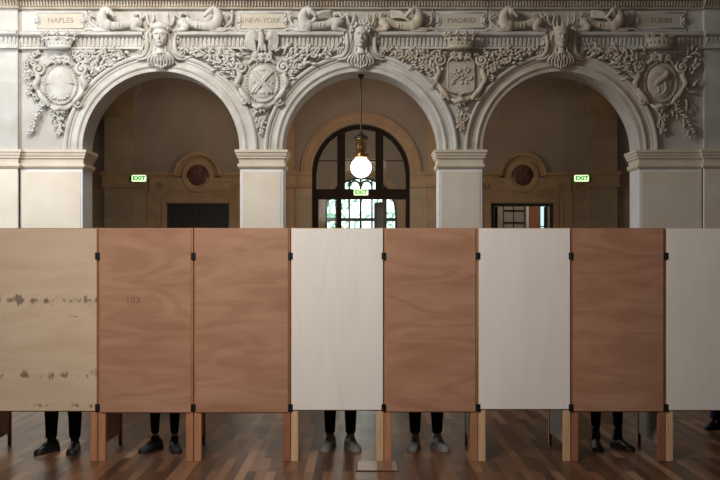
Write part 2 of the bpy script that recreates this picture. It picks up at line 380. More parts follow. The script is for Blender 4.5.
# arcade wall above the springing line (three round openings), u centres 161, 361, 561
R0 = 78.5; ARC = (161, 361, 561); TOPV = ZV(12); DEP = .8 / .022
def arch_wall(bm, P, cs, r, cv, umin, umax, vtop, dep, n=40):
    edges = [umin]
    for c in cs: edges += [c - r, c + r]
    edges.append(umax)
    for i in range(0, len(edges), 2): rbox(bm, P, edges[i], edges[i + 1], vtop, cv, -dep, 0)
    for c in cs:
        for k in range(n):
            a, b = PI - PI * k / n, PI - PI * (k + 1) / n
            q = [(c + r * math.cos(a), cv - r * math.sin(a)), (c + r * math.cos(b), cv - r * math.sin(b))]
            f = [bm.verts.new(P.p(u, v, 0)) for u, v in q] + [bm.verts.new(P.p(q[1][0], vtop, 0)), bm.verts.new(P.p(q[0][0], vtop, 0))]
            g = [bm.verts.new(P.p(u, v, -dep)) for u, v in q] + [bm.verts.new(P.p(q[1][0], vtop, -dep)), bm.verts.new(P.p(q[0][0], vtop, -dep))]
            bm.faces.new(f); bm.faces.new(g); bm.faces.new((f[0], f[1], g[1], g[0])); bm.faces.new((f[2], f[3], g[3], g[2]))
bm = B(); arch_wall(bm, F, ARC, R0, 150, -190, 912, TOPV, DEP); struct('wall_arcade', bm, 'wall')

# piers: two wide end walls and two free piers
IMP = [(150, 4.8), (152.6, 4.8), (152.6, 4.2), (156, 3.4), (156.6, 2.6), (158.4, 2.6), (158.4, 1.4), (163.8, .8), (163.8, 2.2), (166.6, 2.4), (168.4, 1.0), (169.4, 0)]
VF = ZV(0)
def pier(u0, u1, label, pl=1, pr=1):
    t = thing('arcade_pier', label, 'pier', F.p((u0 + u1) / 2, VF, 0))
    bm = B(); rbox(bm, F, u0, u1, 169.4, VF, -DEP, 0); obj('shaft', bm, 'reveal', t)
    bm = B(); prof_loop(bm, F, u0, u1, DEP, IMP, True, pl, pr); obj('impost', bm, 'impost', t)
    bm = B(); rbox(bm, F, u0 + 2.2, u1 - 2.2, 171.5, VF - 14, .02, .45); obj('face_panel', bm, 'warm', t)
    bm = B(); prof_loop(bm, F, u0, u1, DEP, [(VF - 13, 0), (VF - 12, 1.5), (VF - 10, 2), (VF, 2.4)], True, pl, pr); obj('plinth', bm, 'impost', t)
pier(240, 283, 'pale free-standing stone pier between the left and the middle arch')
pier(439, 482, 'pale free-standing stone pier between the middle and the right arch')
pier(20.5, 82.5, 'broad light stone pier at the left end, reveal coloured as in cool daylight', 0, 1)
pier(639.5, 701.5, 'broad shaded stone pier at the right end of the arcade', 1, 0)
for u0, u1, e, lab in ((-183, 19, 0, 'flat stone pilaster at the far left edge, in daylight'), (703, 905, 1, 'flat stone pilaster at the far right edge, in shade')):
    t = thing('stone_pilaster', lab, 'pilaster', F.p((u0 + u1) / 2, VF, 0))
    bm = B(); rbox(bm, F, u0, u1, 169.4, VF, .02, 4); obj('lower_shaft', bm, 'warm', t)
    bm = B(); prof_loop(bm, F, u0 + 4, u1 - 4, -.05, [(v, h + 4) for v, h in IMP], False, 1 if e else 0, 0 if e else 1); obj('impost', bm, 'impost', t)
    bm = B(); rbox(bm, F, u0, u1, 49, 150, .02, 4); rbox(bm, F, u0, u1, 9, 31.5, .02, 4); obj('upper_shaft', bm, 'wall', t)

# archivolts
AP = [(96.8, .05), (96.8, 3.6), (95.2, 4.4), (93.4, 3.8), (92.4, 2.4), (90.6, 2.2), (89.8, 1.4), (86.4, 1.4), (85.8, 2.4), (84.4, 2.8), (83.0, 2.2), (82.2, 1.2), (78.6, 1.0), (78.6, .05)]
for c, lab in zip(ARC, ('stone arch moulding of the left opening, bluish light on it', 'stone arch moulding of the middle opening above the lamp', 'stone arch moulding of the right opening, in warm shade')):
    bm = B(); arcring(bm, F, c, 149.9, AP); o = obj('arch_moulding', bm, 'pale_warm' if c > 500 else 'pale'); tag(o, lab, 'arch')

# cornices
def teeth(bm, u0, u1, per, wd, v0, v1, h0, h1):
    n = int((u1 - u0) / per); s = (u1 - u0) / n
    for i in range(n):
        c = u0 + s * (i + .5)
        a = [F.p(c - wd / 2, v1, h0), F.p(c + wd / 2, v1, h0), F.p(c + wd / 2, v0, h0), F.p(c - wd / 2, v0, h0)]
        b = [F.p(c - wd / 3.2, v1 - .3, h1 * .7), F.p(c + wd / 3.2, v1 - .3, h1 * .7), F.p(c + wd / 3.2, v0, h1), F.p(c - wd / 3.2, v0, h1)]
        A = [bm.verts.new(p) for p in a]; Bv = [bm.verts.new(p) for p in b]
        bm.faces.new(Bv)
        for k in range(4): bm.faces.new((A[k], A[(k + 1) % 4], Bv[(k + 1) % 4], Bv[k]))
    
bm = B(); F.ov = .8
for u0, u1, dh in ((-190, 21, 4), (21, 701, 0), (701, 912, 4)):
    prof_x(bm, F, u0, u1, [(-40, 0), (-40, 3), (-12, 3), (-9, 9 + dh), (-1, 11 + dh), (1.2, 9.5 + dh), (1.6, 4.5 + dh), (7.4, 3.0 + dh), (7.6, 4.5 + dh), (8.8, 4.2 + dh), (9.4, 1.2 + dh), (9.4, 0)])
    teeth(bm, u0, u1, 2.95, 2.0, 1.9, 7.2, 3.0 + dh, 7.6 + dh)
struct('trim_1', bm, 'carve_warm'); F.ov = 0
segs = ((-190, 20, 4), (20, 144, 0), (178, 344, 0), (379, 544, 0), (579, 702, 0), (702, 912, 4))
bm = B()
for u0, u1, dh in segs:
    F.ov = 1.3
    prof_x(bm, F, u0, u1, [(31.4, 0), (31.4, 6 + dh), (32.2, 8.6 + dh), (35.0, 8.2 + dh), (36.4, 5.5 + dh), (37.2, 2.6 + dh), (46.2, 2.6 + dh), (46.5, 4.6 + dh), (48.4, 5.0 + dh), (49.2, 0)])
    teeth(bm, u0 + 1, u1 - 1, 4.1, 3.2, 37.4, 45.9, 2.6 + dh, 5.0 + dh)
struct('trim_2', bm, 'pale'); F.ov = 0

# ---------------------------------------------------------- plaques with city names
def plaque(cu, wd, txt, lab, sq=1.0):
    t = thing('name_plaque', lab, 'plaque', F.p(cu, 31, 0))
    bm = B(); rbox(bm, F, cu - wd / 2 - 3, cu + wd / 2 + 3, 10.6, 31.3, .02, 1.0)
    obj('backing', bm, 'pale', t)
    bm = B(); x0, x1 = cu - wd / 2, cu + wd / 2
    rbox(bm, F, x0, x1, 13.6, 28.4, 1.0, 1.7); obj('tablet', bm, 'plaque', t)
    bm = B()
    for v in (13.4, 28.6): tube(bm, F, [(x0, v, 1.7), (x1, v, 1.7)], .55, 1, 6)
    for s, x in ((1, x0), (-1, x1)):
        tube(bm, F, [(x, 13.4, 1.7), (x, 16.4, 1.7)], .5, 1, 6); tube(bm, F, [(x, 25.6, 1.7), (x, 28.6, 1.7)], .5, 1, 6)
        tube(bm, F, [(x + s * 3.6 * math.sin(a) * .9, 21 - 4.6 * math.cos(a), 1.8) for a in [PI * k / 8 for k in range(9)]], .5, 1, 6)
    obj('frame', bm, 'pale', t, True)
    for s, x in ((-1, x0), (1, x1)):
        bm = B(); ell(bm, F, (x, 21, 2), (2.2, 2.6, 1.6))
        for k in range(5): a = PI / 2 * s * 0 + 2 * PI * k / 5; ell(bm, F, (x + 2.4 * math.cos(a), 21 + 2.6 * math.sin(a), 2.0), (1.3, .9, .9), a, 8, 4)
        obj('rosette', bm, 'carve', t, True)
    bm = text_bm(txt, .165, F, cu, 20.9, 1.75, sq); obj('lettering', bm, 'letter', t)
plaque(61, 46, 'NAPLES', 'stone name tablet reading NAPLES in the upper frieze', 1.02)
plaque(263, 46, 'NEW-YORK', 'stone name tablet reading NEW-YORK in the upper frieze', .90)
plaque(461, 46, 'MADRID', 'stone name tablet reading MADRID in the upper frieze', 1.0)
plaque(660, 46, 'TURIN', 'stone name tablet reading TURIN in the upper frieze', 1.0)

# ---------------------------------------------------------- frieze beasts
def mir(pts, c, s): return [(c + (p[0] - c) * s,) + tuple(p[1:]) for p in pts]
def beast(c, s, lab, kind, m):
    """reclining beast left of keystone centre c when s=1, mirrored when s=-1; coordinates relative to c=160"""
    g = lambda pts: [(c + (p[0] - 160) * s,) + tuple(p[1:]) for p in pts]
    F.ov = 1.5; F.ou = (361 - c) * .007
    t = thing('horse_relief' if kind == 'horse' else 'griffin_relief', lab, 'carving', F.p(c - 45 * s, 31, 0))
    bm = B()
    stroke(bm, F, g([(141, 23, 3), (134, 21.5, 4.5), (126, 24, 4.5), (117, 25.5, 5), (108, 26, 6), (103, 26, 5)]), [2.5, 5.0, 4.0, 4.2, 5.2, 3.5], .8, 12)   # barrel
    ell(bm, F, g([(137, 23, 6)])[0], (5.8, 6.0, 3.6), .4 * s, 12, 8); ell(bm, F, g([(107, 25.5, 7)])[0], (6.2, 6.2, 4.2), 0, 12, 8)
    stroke(bm, F, g([(106, 26, 6), (102.6, 20.5, 7), (102.8, 14.5, 8), (105.5, 10.8, 9), (108.5, 9.8, 9.6)]), [6.6, 5.6, 4.4, 3.4, 2.4], .8, 12)   # neck
    stroke(bm, F, g([(106.5, 10.4, 9.8), (109.5, 11.3, 10.4), (112.5, 13.8, 10.4), (115, 16.6, 10), (116, 17.8, 9.4)]), [2.6, 3.0, 2.1, 1.6, 1.2], .9, 10)   # head
    ell(bm, F, g([(109, 13.2, 10.4)])[0], (2.2, 2.2, 1.8)); ell(bm, F, g([(110.6, 10.8, 12.6)])[0], (.9, .6, .6)); ell(bm, F, g([(115.2, 17, 11.2)])[0], (.5, .4, .4))
    for k in range(4): stroke(bm, F, g([(113 + 3.4 * k, 22.5, 7.4), (112.5 + 3.4 * k, 25.5, 8.2), (113.5 + 3.4 * k, 28.5, 6.8)]), [.4, .7, .4], .8, 6)   # ribs
    stroke(bm, F, g([(104, 29, 7), (96, 29.5, 7.5), (88, 29, 7), (83, 31, 6)]), [3, 1.9, 1.4, 1.6], .9)   # foreleg
    stroke(bm, F, g([(110, 29.5, 7), (103, 31, 8), (94, 31, 8)]), [2.4, 1.6, 1.5], .9)
    stroke(bm, F, g([(138, 22, 6), (134, 28, 8), (140, 30, 8), (146, 31, 7)]), [4.8, 3.6, 2.2, 1.4], .9)   # hind leg
    ell(bm, F, g([(107, 8, 9)])[0], (1.1, 2, 1), .4 * s); ell(bm, F, g([(104.5, 8.6, 9)])[0], (1, 1.8, 1), -.2)
    obj('body', bm, m, t, True)
    bm = B()
    if kind == 'horse':
        for k in range(7):
            a = k / 6; stroke(bm, F, g([(103.5 - 3 * a, 9.5 + a * 11, 8), (100 - 2.5 * a, 11.5 + a * 12, 6.5), (99.5 - 2 * a, 14.5 + a * 12, 5)]), [.9, 1.2, .4], .8, 6)
        obj('mane', bm, m, t, True)
    else:
        for k in range(7):
            a = k / 6; stroke(bm, F, g([(110 + a * 3, 24 - a * 3, 7.5), (116 + 3 * a, 18 - a * 4.5, 8), (127 + a * 3, 17 - a * 6, 5), (133 - a * 4, 20 - a * 8, 3)]), [1.6, 1.8, 1.5, .5], .7, 6)
        obj('wing', bm, m, t, True)
    bm = B(); stroke(bm, F, g([(141, 19, 4), (139, 13, 4), (133, 14, 3.6), (134, 17, 3.4)]), [1.4, 1.4, 1.1, .6], .9)
    stroke(bm, F, g([(141, 18, 4), (146, 13.5, 4), (147, 20, 4), (150, 24.5, 4), (153, 18, 4), (152.5, 12, 3.5)]), [1.0, 1.4, 1.5, 1.4, 1.2, .6], .9)
    obj('tail', bm, m, t, True)
    bm = B()
    stroke(bm, F, g([(97, 27, 4), (91, 23, 4), (89, 17, 3.5), (92.5, 14.5, 3.5), (95, 17, 3.5)]), [1.2, 1.3, 1.2, 1.0, .7], .9)
    for k in range(5): leaf(bm, F, *g([(93 - k * 1.1, 27 - k * 3.3)])[0], (PI - .5 - k * .3) if s > 0 else (.5 + k * .3), 5, 2.2, 2, 1.6)
    obj('foliage_scroll', bm, m, t, True); F.ou = F.ov = 0
beast(160, 1, 'carved reclining horse beside the NAPLES tablet', 'horse', 'carve')
beast(160, -1, 'carved reclining horse left of the NEW-YORK tablet', 'horse', 'carve')
beast(361, 1, 'carved winged griffin right of the NEW-YORK tablet', 'griffin', 'carve')
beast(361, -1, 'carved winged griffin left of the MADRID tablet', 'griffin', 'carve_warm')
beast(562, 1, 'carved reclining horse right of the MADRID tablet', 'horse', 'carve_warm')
beast(562, -1, 'carved winged griffin beside the TURIN tablet', 'griffin', 'carve_warm')

# ---------------------------------------------------------- keystone heads
def keyhead(c, kind, lab, m):
    t = thing('keystone_head', lab, 'sculpture', F.p(c, 70, 4))
    H = 13.0; F.ov = 2.4; F.ou = (361 - c) * .011
    bm = B()
    prof_x(bm, F, c - 12, c + 12, [(30, .1), (30, 7), (50, 6), (56, 4.2), (56, .1)]); obj('keystone_block', bm, m, t)
    bm = B()   # face: lofted ovals then features
    rows = [(27.5, 5.0, 4.6), (30, 6.2, 5.8), (33, 6.6, 6.2), (36, 6.5, 6.5), (39, 6.1, 6.4), (42, 5.2, 5.8), (44.6, 3.8, 4.8), (46.2, 2.0, 3.4)]
    rr = []
    for v, wu, wh in rows:
        rr.append([bm.verts.new(F.p(c + 1.12 * wu * math.cos(a), (v - 27.5) * 1.06 + 27.5, H - 3.4 + wh * math.sin(a))) for a in [2 * PI * k / 18 for k in range(18)]])
    for a, b in zip(rr, rr[1:]):
        for k in range(18): bm.faces.new((a[k], a[(k + 1) % 18], b[(k + 1) % 18], b[k]))
    bm.faces.new(rr[0]); bm.faces.new(rr[-1])
    stroke(bm, F, [(c, 33.5, H + 2.9), (c, 36, H + 3.8), (c, 38.6, H + 4.6), (c, 39.6, H + 3.6)], [.6, .8, 1.15, .9], 1)
    for s in (-1, 1):
        stroke(bm, F, [(c + s * 1.0, 34.4, H + 3.0), (c + s * 2.6, 33.6, H + 3.0), (c + s * 4.6, 34.6, H + 1.9)], [.7, .9, .6], 1, 6)     # brow
        ell(bm, F, (c + s * 2.6, 35.8, H + 2.3), (1.1, .6, .7)); ell(bm, F, (c + s * 3.6, 39, H + 1.0), (1.8, 1.8, 1.2))
        ell(bm, F, (c + s * 6.5, 36.5, H - 4.5), (.8, 1.8, 1.4))
    ell(bm, F, (c, 42.0, H + 2.9), (2.0, .5, .8)); ell(bm, F, (c, 43.3, H + 2.3), (1.6, .5, .8)); ell(bm, F, (c, 45.4, H + 1.2), (1.8, 1.4, 1.3))
    stroke(bm, F, [(c, 43, H - 5), (c, 49, H - 5), (c, 53, H - 5)], [4.0, 3.8, 5.5], 1, 12)
    obj('face', bm, m, t, True)
    bm = B()
    for s in (-1, 1):
        for k in range(4):
            stroke(bm, F, [(c + s * (1 + k), 29.5 + k * .6, H), (c + s * (6.0 + k * .7), 30.5 + k, H - 3), (c + s * (9.0 + .3 * k), 35 + k * 1.5, H - 6.5), (c + s * (8.2 + k * .7), 42 + k * 2, H - 7), (c + s * (9 + k * 1.1), 50 + k * 2, H - 7)], [.9, 1.2, 1.3, 1.1, .5], 1, 6)
    obj('hair', bm, m, t, True)
    bm = B()
    if kind == 'garland':
        stroke(bm, F, [(c - 10, 31, H - 4), (c - 6.5, 27.6, H - 1), (c, 26.2, H + .5), (c + 6.5, 27.6, H - 1), (c + 10, 31, H - 4)], [2.0, 3.4, 3.8, 3.4, 2.0], .9, 12)
        for k in range(26): a = PI * random.random(); ell(bm, F, (c + 8.5 * math.cos(a), 30.5 - 7 * math.sin(a) * random.uniform(.6, 1.1), H + 1 + random.random()), (1, .9, .9), random.random(), 6, 4)
        obj('wreath', bm, m, t, True)
    elif kind == 'flowers':
        for k in range(34):
            a = PI * random.uniform(-.05, 1.05); q = random.uniform(.75, 1.25)
            cx, cy = c + 8.2 * q * math.cos(a), 31 - 8 * q * math.sin(a)
            ell(bm, F, (cx, cy, H - 2 + 2 * random.random()), (1.8, 1.8, 1.5), 0, 7, 4); ell(bm, F, (cx, cy, H + 1.0), (.6, .6, .8), 0, 6, 4)
        obj('wreath', bm, m, t, True)
    else:
        rr = [[bm.verts.new(F.p(c + w_ * math.cos(a), v, H - 4 + w_ * .8 * math.sin(a))) for a in [2 * PI * k / 20 for k in range(20)]] for v, w_ in ((31.5, 7.6), (30.8, 8.2), (28.6, 8.0), (27.6, 8.8), (27.0, 8.6))]
        for a, b in zip(rr, rr[1:]):
            for k in range(20): bm.faces.new((a[k], a[(k + 1) % 20], b[(k + 1) % 20], b[k]))
        bm.faces.new(rr[-1]); bm.faces.new(rr[0])
        for k in range(5):
            a = PI * (k + .5) / 5; stroke(bm, F, [(c + 8 * math.cos(a), 27.5, H - 4 + 6 * math.sin(a)), (c + 8.6 * math.cos(a), 24.5, H - 4 + 6 * math.sin(a)), (c + 9 * math.cos(a), 21.8, H - 4 + 6 * math.sin(a))], [1.2, 1.3, .3], 1, 6)
        obj('crown', bm, m, t, True)
    bm = B()
    for k in range(-4, 5):   # fan of drapery under the chin running down over the arch
        s = k / 4
        stroke(bm, F, [(c + s * 4, 48.5, H - 5), (c + s * 8.5, 54, H - 4), (c + s * 12.5, 60 - abs(s), H - 6), (c + s * 10.5, 67.5 - abs(s) * 4, H - 8.5)], [.8, 1.25, 1.5, .6], 1.2, 7)
    for k in range(-2, 3): ell(bm, F, (c + k * 2.4, 66 - abs(k), H - 7.5), (1.4, 2.0, 1.4), 0, 8, 5)
    for q in (-1, 1): stroke(bm, F, [(c + q * 5, 46, H - 3), (c + q * 5.5, 51, H - 3.4), (c + q * 3, 55, H - 3), (c + q * 1.5, 60, H - 4.5)], [.6, 1.1, 1.0, .5], 1, 6)
    obj('drapery', bm, m, t, True)
    for s in (-1, 1):
        bm = B()
        stroke(bm, F, [(c + s * 9, 28, 5), (c + s * 14, 32, 6), (c + s * 13.4, 42, 7), (c + s * 14.5, 50, 6.5), (c + s * 18.5, 54.5, 5), (c + s * 23, 55, 4)], [.8, 1.5, 2.2, 2.4, 2.2, 1.2], .9)
        spiral(bm, F, c + s * 20, 51, 3.8, 1.5, -PI / 2, s, 1.1, 4)
        spiral(bm, F, c + s * 15.5, 35.5, 2.6, 1.2, PI / 2, -s, .9, 5)
        leaf(bm, F, c + s * 17, 44, PI / 2, 7, 3, 3, 2)
        stroke(bm, F, [(c + s * 10, 46, 6), (c + s * 12, 52, 6), (c + s * 16, 57, 5), (c + s * 24, 58, 4)], [1, 1.4, 1.4, .5], .9)
        obj('scroll_bracket', bm, m, t, True)
    F.ou = F.ov = 0
keyhead(160, 'garland', 'carved stone head with a rounded garland cap over the left arch', 'carve')
keyhead(361, 'flowers', 'carved stone head with a curly flower wreath over the middle arch', 'carve')
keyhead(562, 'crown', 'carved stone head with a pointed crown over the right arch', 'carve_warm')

# ---------------------------------------------------------- cartouches
def oval_loft(bm, c, v, prof, n=28, sq=2.0):
    rows = []
    for ru, rv, h in prof:
        rows.append([bm.verts.new(F.p(c + ru * math.copysign(abs(math.cos(a)) ** (2 / sq), math.cos(a)), v + rv * math.copysign(abs(math.sin(a)) ** (2 / sq), math.sin(a)), h)) for a in [2 * PI * k / n for k in range(n)]])
    for a, b in zip(rows, rows[1:]):
        for k in range(n): bm.faces.new((a[k], a[(k + 1) % n], b[(k + 1) % n], b[k]))
    bm.faces.new(rows[0]); bm.faces.new(rows[-1])

def crown_bm(bm, c, v0, v1, w0, w1, pts, mural=False):
    """v0 top, v1 base"""
    n = 24
    prof = [(v1 + 1.5, w1 * .7), (v1, w1), (v1 - 1.4, w1 * 1.05), (v1 - 2, w1 * .98), (v0 + 5, w0 * .93), (v0 + 4.2, w0 * 1.0), (v0 + 3.2, w0 * .98)]
    rr = [[bm.verts.new(F.p(c + w_ * math.cos(a), v, 9.5 + w_ * .45 * math.sin(a))) for a in [2 * PI * k / n for k in range(n)]] for v, w_ in prof]
    for a, b in zip(rr, rr[1:]):
        for k in range(n): bm.faces.new((a[k], a[(k + 1) % n], b[(k + 1) % n], b[k]))
    bm.faces.new(rr[0]); bm.faces.new(rr[-1])
    for k in range(pts):
        a = PI * (k + .5) / pts; x = c + w0 * math.cos(a); h = 9.5 + w0 * .45 * math.sin(a)
        if mural: rbox(bm, F, x - 1.6, x + 1.6, v0 - .4, v0 + 3, h - 2, h + .6)
        else:
            stroke(bm, F, [(x, v0 + 3, h), (x + .3 * math.cos(a), v0 + .6, h + .3)], [.9, .7], 1, 6)
            for q in (-1, 1): ell(bm, F, (x + q * 1.7, v0 + .6, h + .3), (1.3, 1.0, 1.1), 0, 8, 5)
            ell(bm, F, (x + .4 * math.cos(a), v0 - 1.0, h + .3), (1.9, 2.1, 1.6), 0, 8, 5)
            ell(bm, F, (x, v0 + 5.2, h + .4), (1.5, 1.5, 1.0), 0, 8, 5)
    for k in range(9):
        a = PI * (k + .5) / 9; x = c + w1 * 1.02 * math.cos(a); h = 9.5 + w1 * .47 * math.sin(a)
        ell(bm, F, (x, v1 - 4.2, h + .3), (.9, 1.0, .7), 0, 6, 4)
        if mural: rbox(bm, F, x - .4, x + .4, v0 + 6, v1 - 4, h, h + .9)

def cartouche(c, cv, kind, lab, m):
    t = thing('heraldic_cartouche', lab, 'carving', F.p(c, cv + 30, 0))
    F.ov = 1.0; F.ou = (361 - c) * .006
    ru, rv = (15.5, 19) if kind != 'square' else (15, 17)
    bm = B()
    oval_loft(bm, c, cv, [(ru + 8, rv + 7, .1), (ru + 7, rv + 6, 2.5), (ru + 4.5, rv + 4.5, 3.6), (ru + 2.6, rv + 2.6, 3.0)], sq=2.4)
    obj('strapwork', bm, m, t, True)
    if kind == 'square':
        bm = B(); pr = []
        for s, h in ((1, 2.8), (1, 5.4), (.94, 6.0), (.92, 5.6)):
            pr.append((s, h))
        sh = [(-14, -16), (-7, -17), (0, -15.5), (7, -17), (14, -16), (14, 8), (13, 13), (9, 15), (3, 15.5), (0, 18), (-3, 15.5), (-9, 15), (-13, 13), (-14, 8)]
        rows = [[bm.verts.new(F.p(c + x * s, cv + y * s, h)) for x, y in sh] for s, h in pr]
        for a, b in zip(rows, rows[1:]):
            for k in range(len(sh)): bm.faces.new((a[k], a[(k + 1) % len(sh)], b[(k + 1) % len(sh)], b[k]))
        bm.faces.new(rows[0]); bm.faces.new(rows[-1]); obj('shield', bm, m, t)
        bm = B()
        for k in range(26): ell(bm, F, (c + random.uniform(-10, 10), cv + random.uniform(-10, 6), 5.8), (random.uniform(1, 2.6), random.uniform(.7, 1.6), 1.0), random.uniform(-1, 1), 7, 4)
        for k in range(7): leaf(bm, F, c - 9 + k * 3, cv + 3 - (k % 3) * 4, random.uniform(.5, 2.5), 6, 2.4, 5.4, .6)
        obj('bear_and_tree_relief', bm, m, t, True)
    else:
        bm = B(); oval_loft(bm, c, cv, [(ru, rv, 2.8), (ru, rv, 4.4), (ru - 1, rv - 1, 4.6), (ru - 1.4, rv - 1.4, 3.4), (ru - 2.4, rv - 2.4, 4.6), (ru - 6, rv - 7, 6.0), (2, 2, 6.6)]); obj('shield', bm, m, t, True)
        bm = B(); n = 40 if kind != 'turin' else 52
        oval_loft(bm, c, cv, [(ru + 1.1, rv + 1.1, 3.0), (ru + 1.1, rv + 1.1, 4.5), (ru + .1, rv + .1, 4.5), (ru + .1, rv + .1, 3.0)], 36)
        for k in range(n):
            a = 2 * PI * k / n
            ell(bm, F, (c + (ru + .6) * math.cos(a), cv + (rv + .6) * math.sin(a), 4.6), (1.5 if kind != 'turin' else .9, .75, 1.0), a + (.7 if kind == 'naples' else 0), 7, 4)
        obj('rope_border' if kind == 'naples' else 'beaded_border', bm, m, t, True)
        if kind == 'naples':
            bm = B(); rbox(bm, F, c - 14, c + 14, cv - .9, cv - .3, 4.6, 6.4); 
            for k in range(9): a = PI * (k + .5) / 9; leaf(bm, F, c + 6 * math.cos(a), cv + 11 + 2 * math.sin(a), -a, 4, 2, 5, .8)
            obj('shield_bar', bm, m, t, True)
        if kind == 'newyork':
            bm = B()
            for s in (-1, 1):
                for o_ in (-1.4, 1.4): stroke(bm, F, [(c - 9 + o_, cv - 11 * s, 5.6), (c + o_, cv, 7.2), (c + 9 + o_, cv + 11 * s, 5.6)], [1.5, 1.5, 1.5], .8, 6)
                for x in (-9, 9): stroke(bm, F, [(c + x * .75, cv, 5.6), (c + x * 1.1, cv, 5.2)], [1.6, .6], .8, 6)
            obj('windmill_sails', bm, m, t, True)
            for s_ in (-12, 10.5):
                bm = B()
                ell(bm, F, (c, cv + s_, 5.8), (3.6, 1.5, 1.2)); ell(bm, F, (c - 3.4, cv + s_ - .5, 5.8), (1.3, 1.1, 1)); stroke(bm, F, [(c + 3, cv + s_ + .4, 5.6), (c + 6, cv + s_ + .9, 5.4)], [1, .7], .6, 6)
                for x in (-2, 2): ell(bm, F, (c + x, cv + s_ + 1.5, 5.8), (.6, .9, .6), 0, 6, 4)
                obj('small_beaver', bm, m, t, True)
            for s_ in (-1, 1):
                bm = B(); ell(bm, F, (c + s_ * 9, cv + 1.5, 5.0), (2.2, 2.8, 1.3)); rbox(bm, F, c + s_ * 9 - 2.2, c + s_ * 9 + 2.2, cv + .8, cv + 1.4, 5, 6.4)
                obj('small_barrel', bm, m, t, True)
        if kind == 'turin':
            bm = B()
            stroke(bm, F, [(c - 6, cv + 4, 5.8), (c - 2, cv - 1, 6.5), (c + 5, cv - 6, 6.6), (c + 6, cv - 11, 6)], [2, 3, 3.2, 1.6], .6)
            stroke(bm, F, [(c + 4, cv - 3, 6), (c - 4, cv - 7, 6), (c - 8, cv - 6, 5.6)], [1.6, 1.2, .7], .7); stroke(bm, F, [(c + 4, cv - 1, 6), (c + 5, cv + 7, 6), (c + 1, cv + 12, 5.6)], [2, 1.4, .8], .7)
            stroke(bm, F, [(c - 4, cv + 2, 6), (c - 2, cv + 9, 6), (c - 6, cv + 11, 5.6)], [1.6, 1.2, .7], .7)
            obj('rearing_bull', bm, m, t, True)
    for s in (-1, 1):   # side strapwork scrolls
        bm = B()
        spiral(bm, F, c + s * (ru + 6), cv - rv + (4 if kind != 'square' else -1), 6.4, 1.5, PI / 2 + s * .4, s, 2.1, 4.2)
        stroke(bm, F, [(c + s * (ru + 9.5), cv - 12, 3.5), (c + s * (ru + 6.5), cv - 6, 5), (c + s * (ru + 9.4), cv + 1, 5), (c + s * (ru + 6.8), cv + 6, 4.5)], [1.6, 2.8, 3.4, 1.4], 1)
        stroke(bm, F, [(c + s * (ru + 7.5), cv + 5, 4), (c + s * (ru + 3.5), cv + 12, 5), (c + s * (ru - 1), cv + 17, 5), (c + s * (ru - 4), cv + 22, 4)], [1.6, 3.0, 2.8, 1.4], 1)
        spiral(bm, F, c + s * (ru + 1.6), cv + rv + .5, 4.2, 1.3, 0, -s, 1.6, 4.2)
        stroke(bm, F, [(c + s * 3, cv - rv - 1, 5), (c + s * 8, cv - rv - 3.5, 6), (c + s * 13, cv - rv + 1, 5)], [1.6, 2, .9], 1)
        obj('side_scroll', bm, m, t, True)
    bm = B()
    for s in (-1, 1): spiral(bm, F, c + s * 6.6, cv - rv - 6, 4.6, 1.5, PI / 2, s, 1.7, 5.6)
    stroke(bm, F, [(c - 5, cv - rv - 8.5, 6), (c, cv - rv - 7, 7), (c + 5, cv - rv - 8.5, 6)], [1, 2.2, 1], 1); ell(bm, F, (c, cv - rv - 4, 6), (3.4, 3.4, 2.4))
    obj('top_scroll', bm, m, t, True)
    bm = B()
    stroke(bm, F, [(c - 10, cv + rv + 3, 4), (c - 5, cv + rv + 6, 5.5), (c, cv + rv + 5, 6.5), (c + 5, cv + rv + 6, 5.5), (c + 10, cv + rv + 3, 4)], [1, 2.4, 2.8, 2.4, 1], 1)
    for k in range(5): leaf(bm, F, c, cv + rv + 5, -PI / 2 + (k - 2) * .5, 8, 3.4, 4.5, 1.5)
    obj('bottom_scroll', bm, m, t, True)
    bm = B()
    F.ov = 2.6; F.ou = (361 - c) * .010
    if kind == 'newyork':   # eagle
        stroke(bm, F, [(c, 50, 7), (c - .5, 43, 8.5), (c - .5, 36, 9), (c - 1, 31, 9.5)], [2.4, 3.6, 3.4, 1.9], .9, 10)
        ell(bm, F, (c - .4, 29.2, 10), (2.2, 2, 2)); stroke(bm, F, [(c + 1, 28.6, 10.5), (c + 3.6, 28.8, 10.8), (c + 4.2, 30.2, 10.6)], [1.1, .8, .2], 1, 6)
        for s in (-1, 1):
            for k in range(6): stroke(bm, F, [(c + s * 4, 37 + k * .5, 8), (c + s * (9 - k * .3), 31 + k * 1.2, 8.5), (c + s * (15 - k * 1.4), 36 + k * 1.2, 7.5), (c + s * (14.5 - k * 1.7), 48 + k * .6, 6)], [1.5, 2.2, 2.0, .8], .7, 6)
            stroke(bm, F, [(c + s * 2, 44, 9), (c + s * 3.2, 48, 9), (c + s * 4, 51, 8)], [2, 1.4, 1], 1, 6)
        for k in range(-3, 4): leaf(bm, F, c + k * 2, 50, -PI / 2 + k * .3, 6, 2.6, 6, 1)
        obj('eagle', bm, m, t, True)
    elif kind == 'naples': crown_bm(bm, c - 1, 34, 47.5, 16.5, 11.5, 5); obj('crown', bm, m, t, True)
    elif kind == 'square': crown_bm(bm, c, 34.5, 47.5, 16, 12, 6); obj('crown', bm, m, t, True)
    else: crown_bm(bm, c, 34.5, 47, 15, 12.5, 5, True); obj('mural_crown', bm, m, t)
    F.ou = F.ov = 0
cartouche(60, 84, 'naples', 'oval carved shield with a rope border and a pointed crown, far left', 'carve')
cartouche(262, 82, 'newyork', 'oval carved shield with crossed sails and an eagle on top', 'carve')
cartouche(461, 78, 'square', 'square-sided carved shield under a beaded crown, right of the middle arch', 'carve_warm')
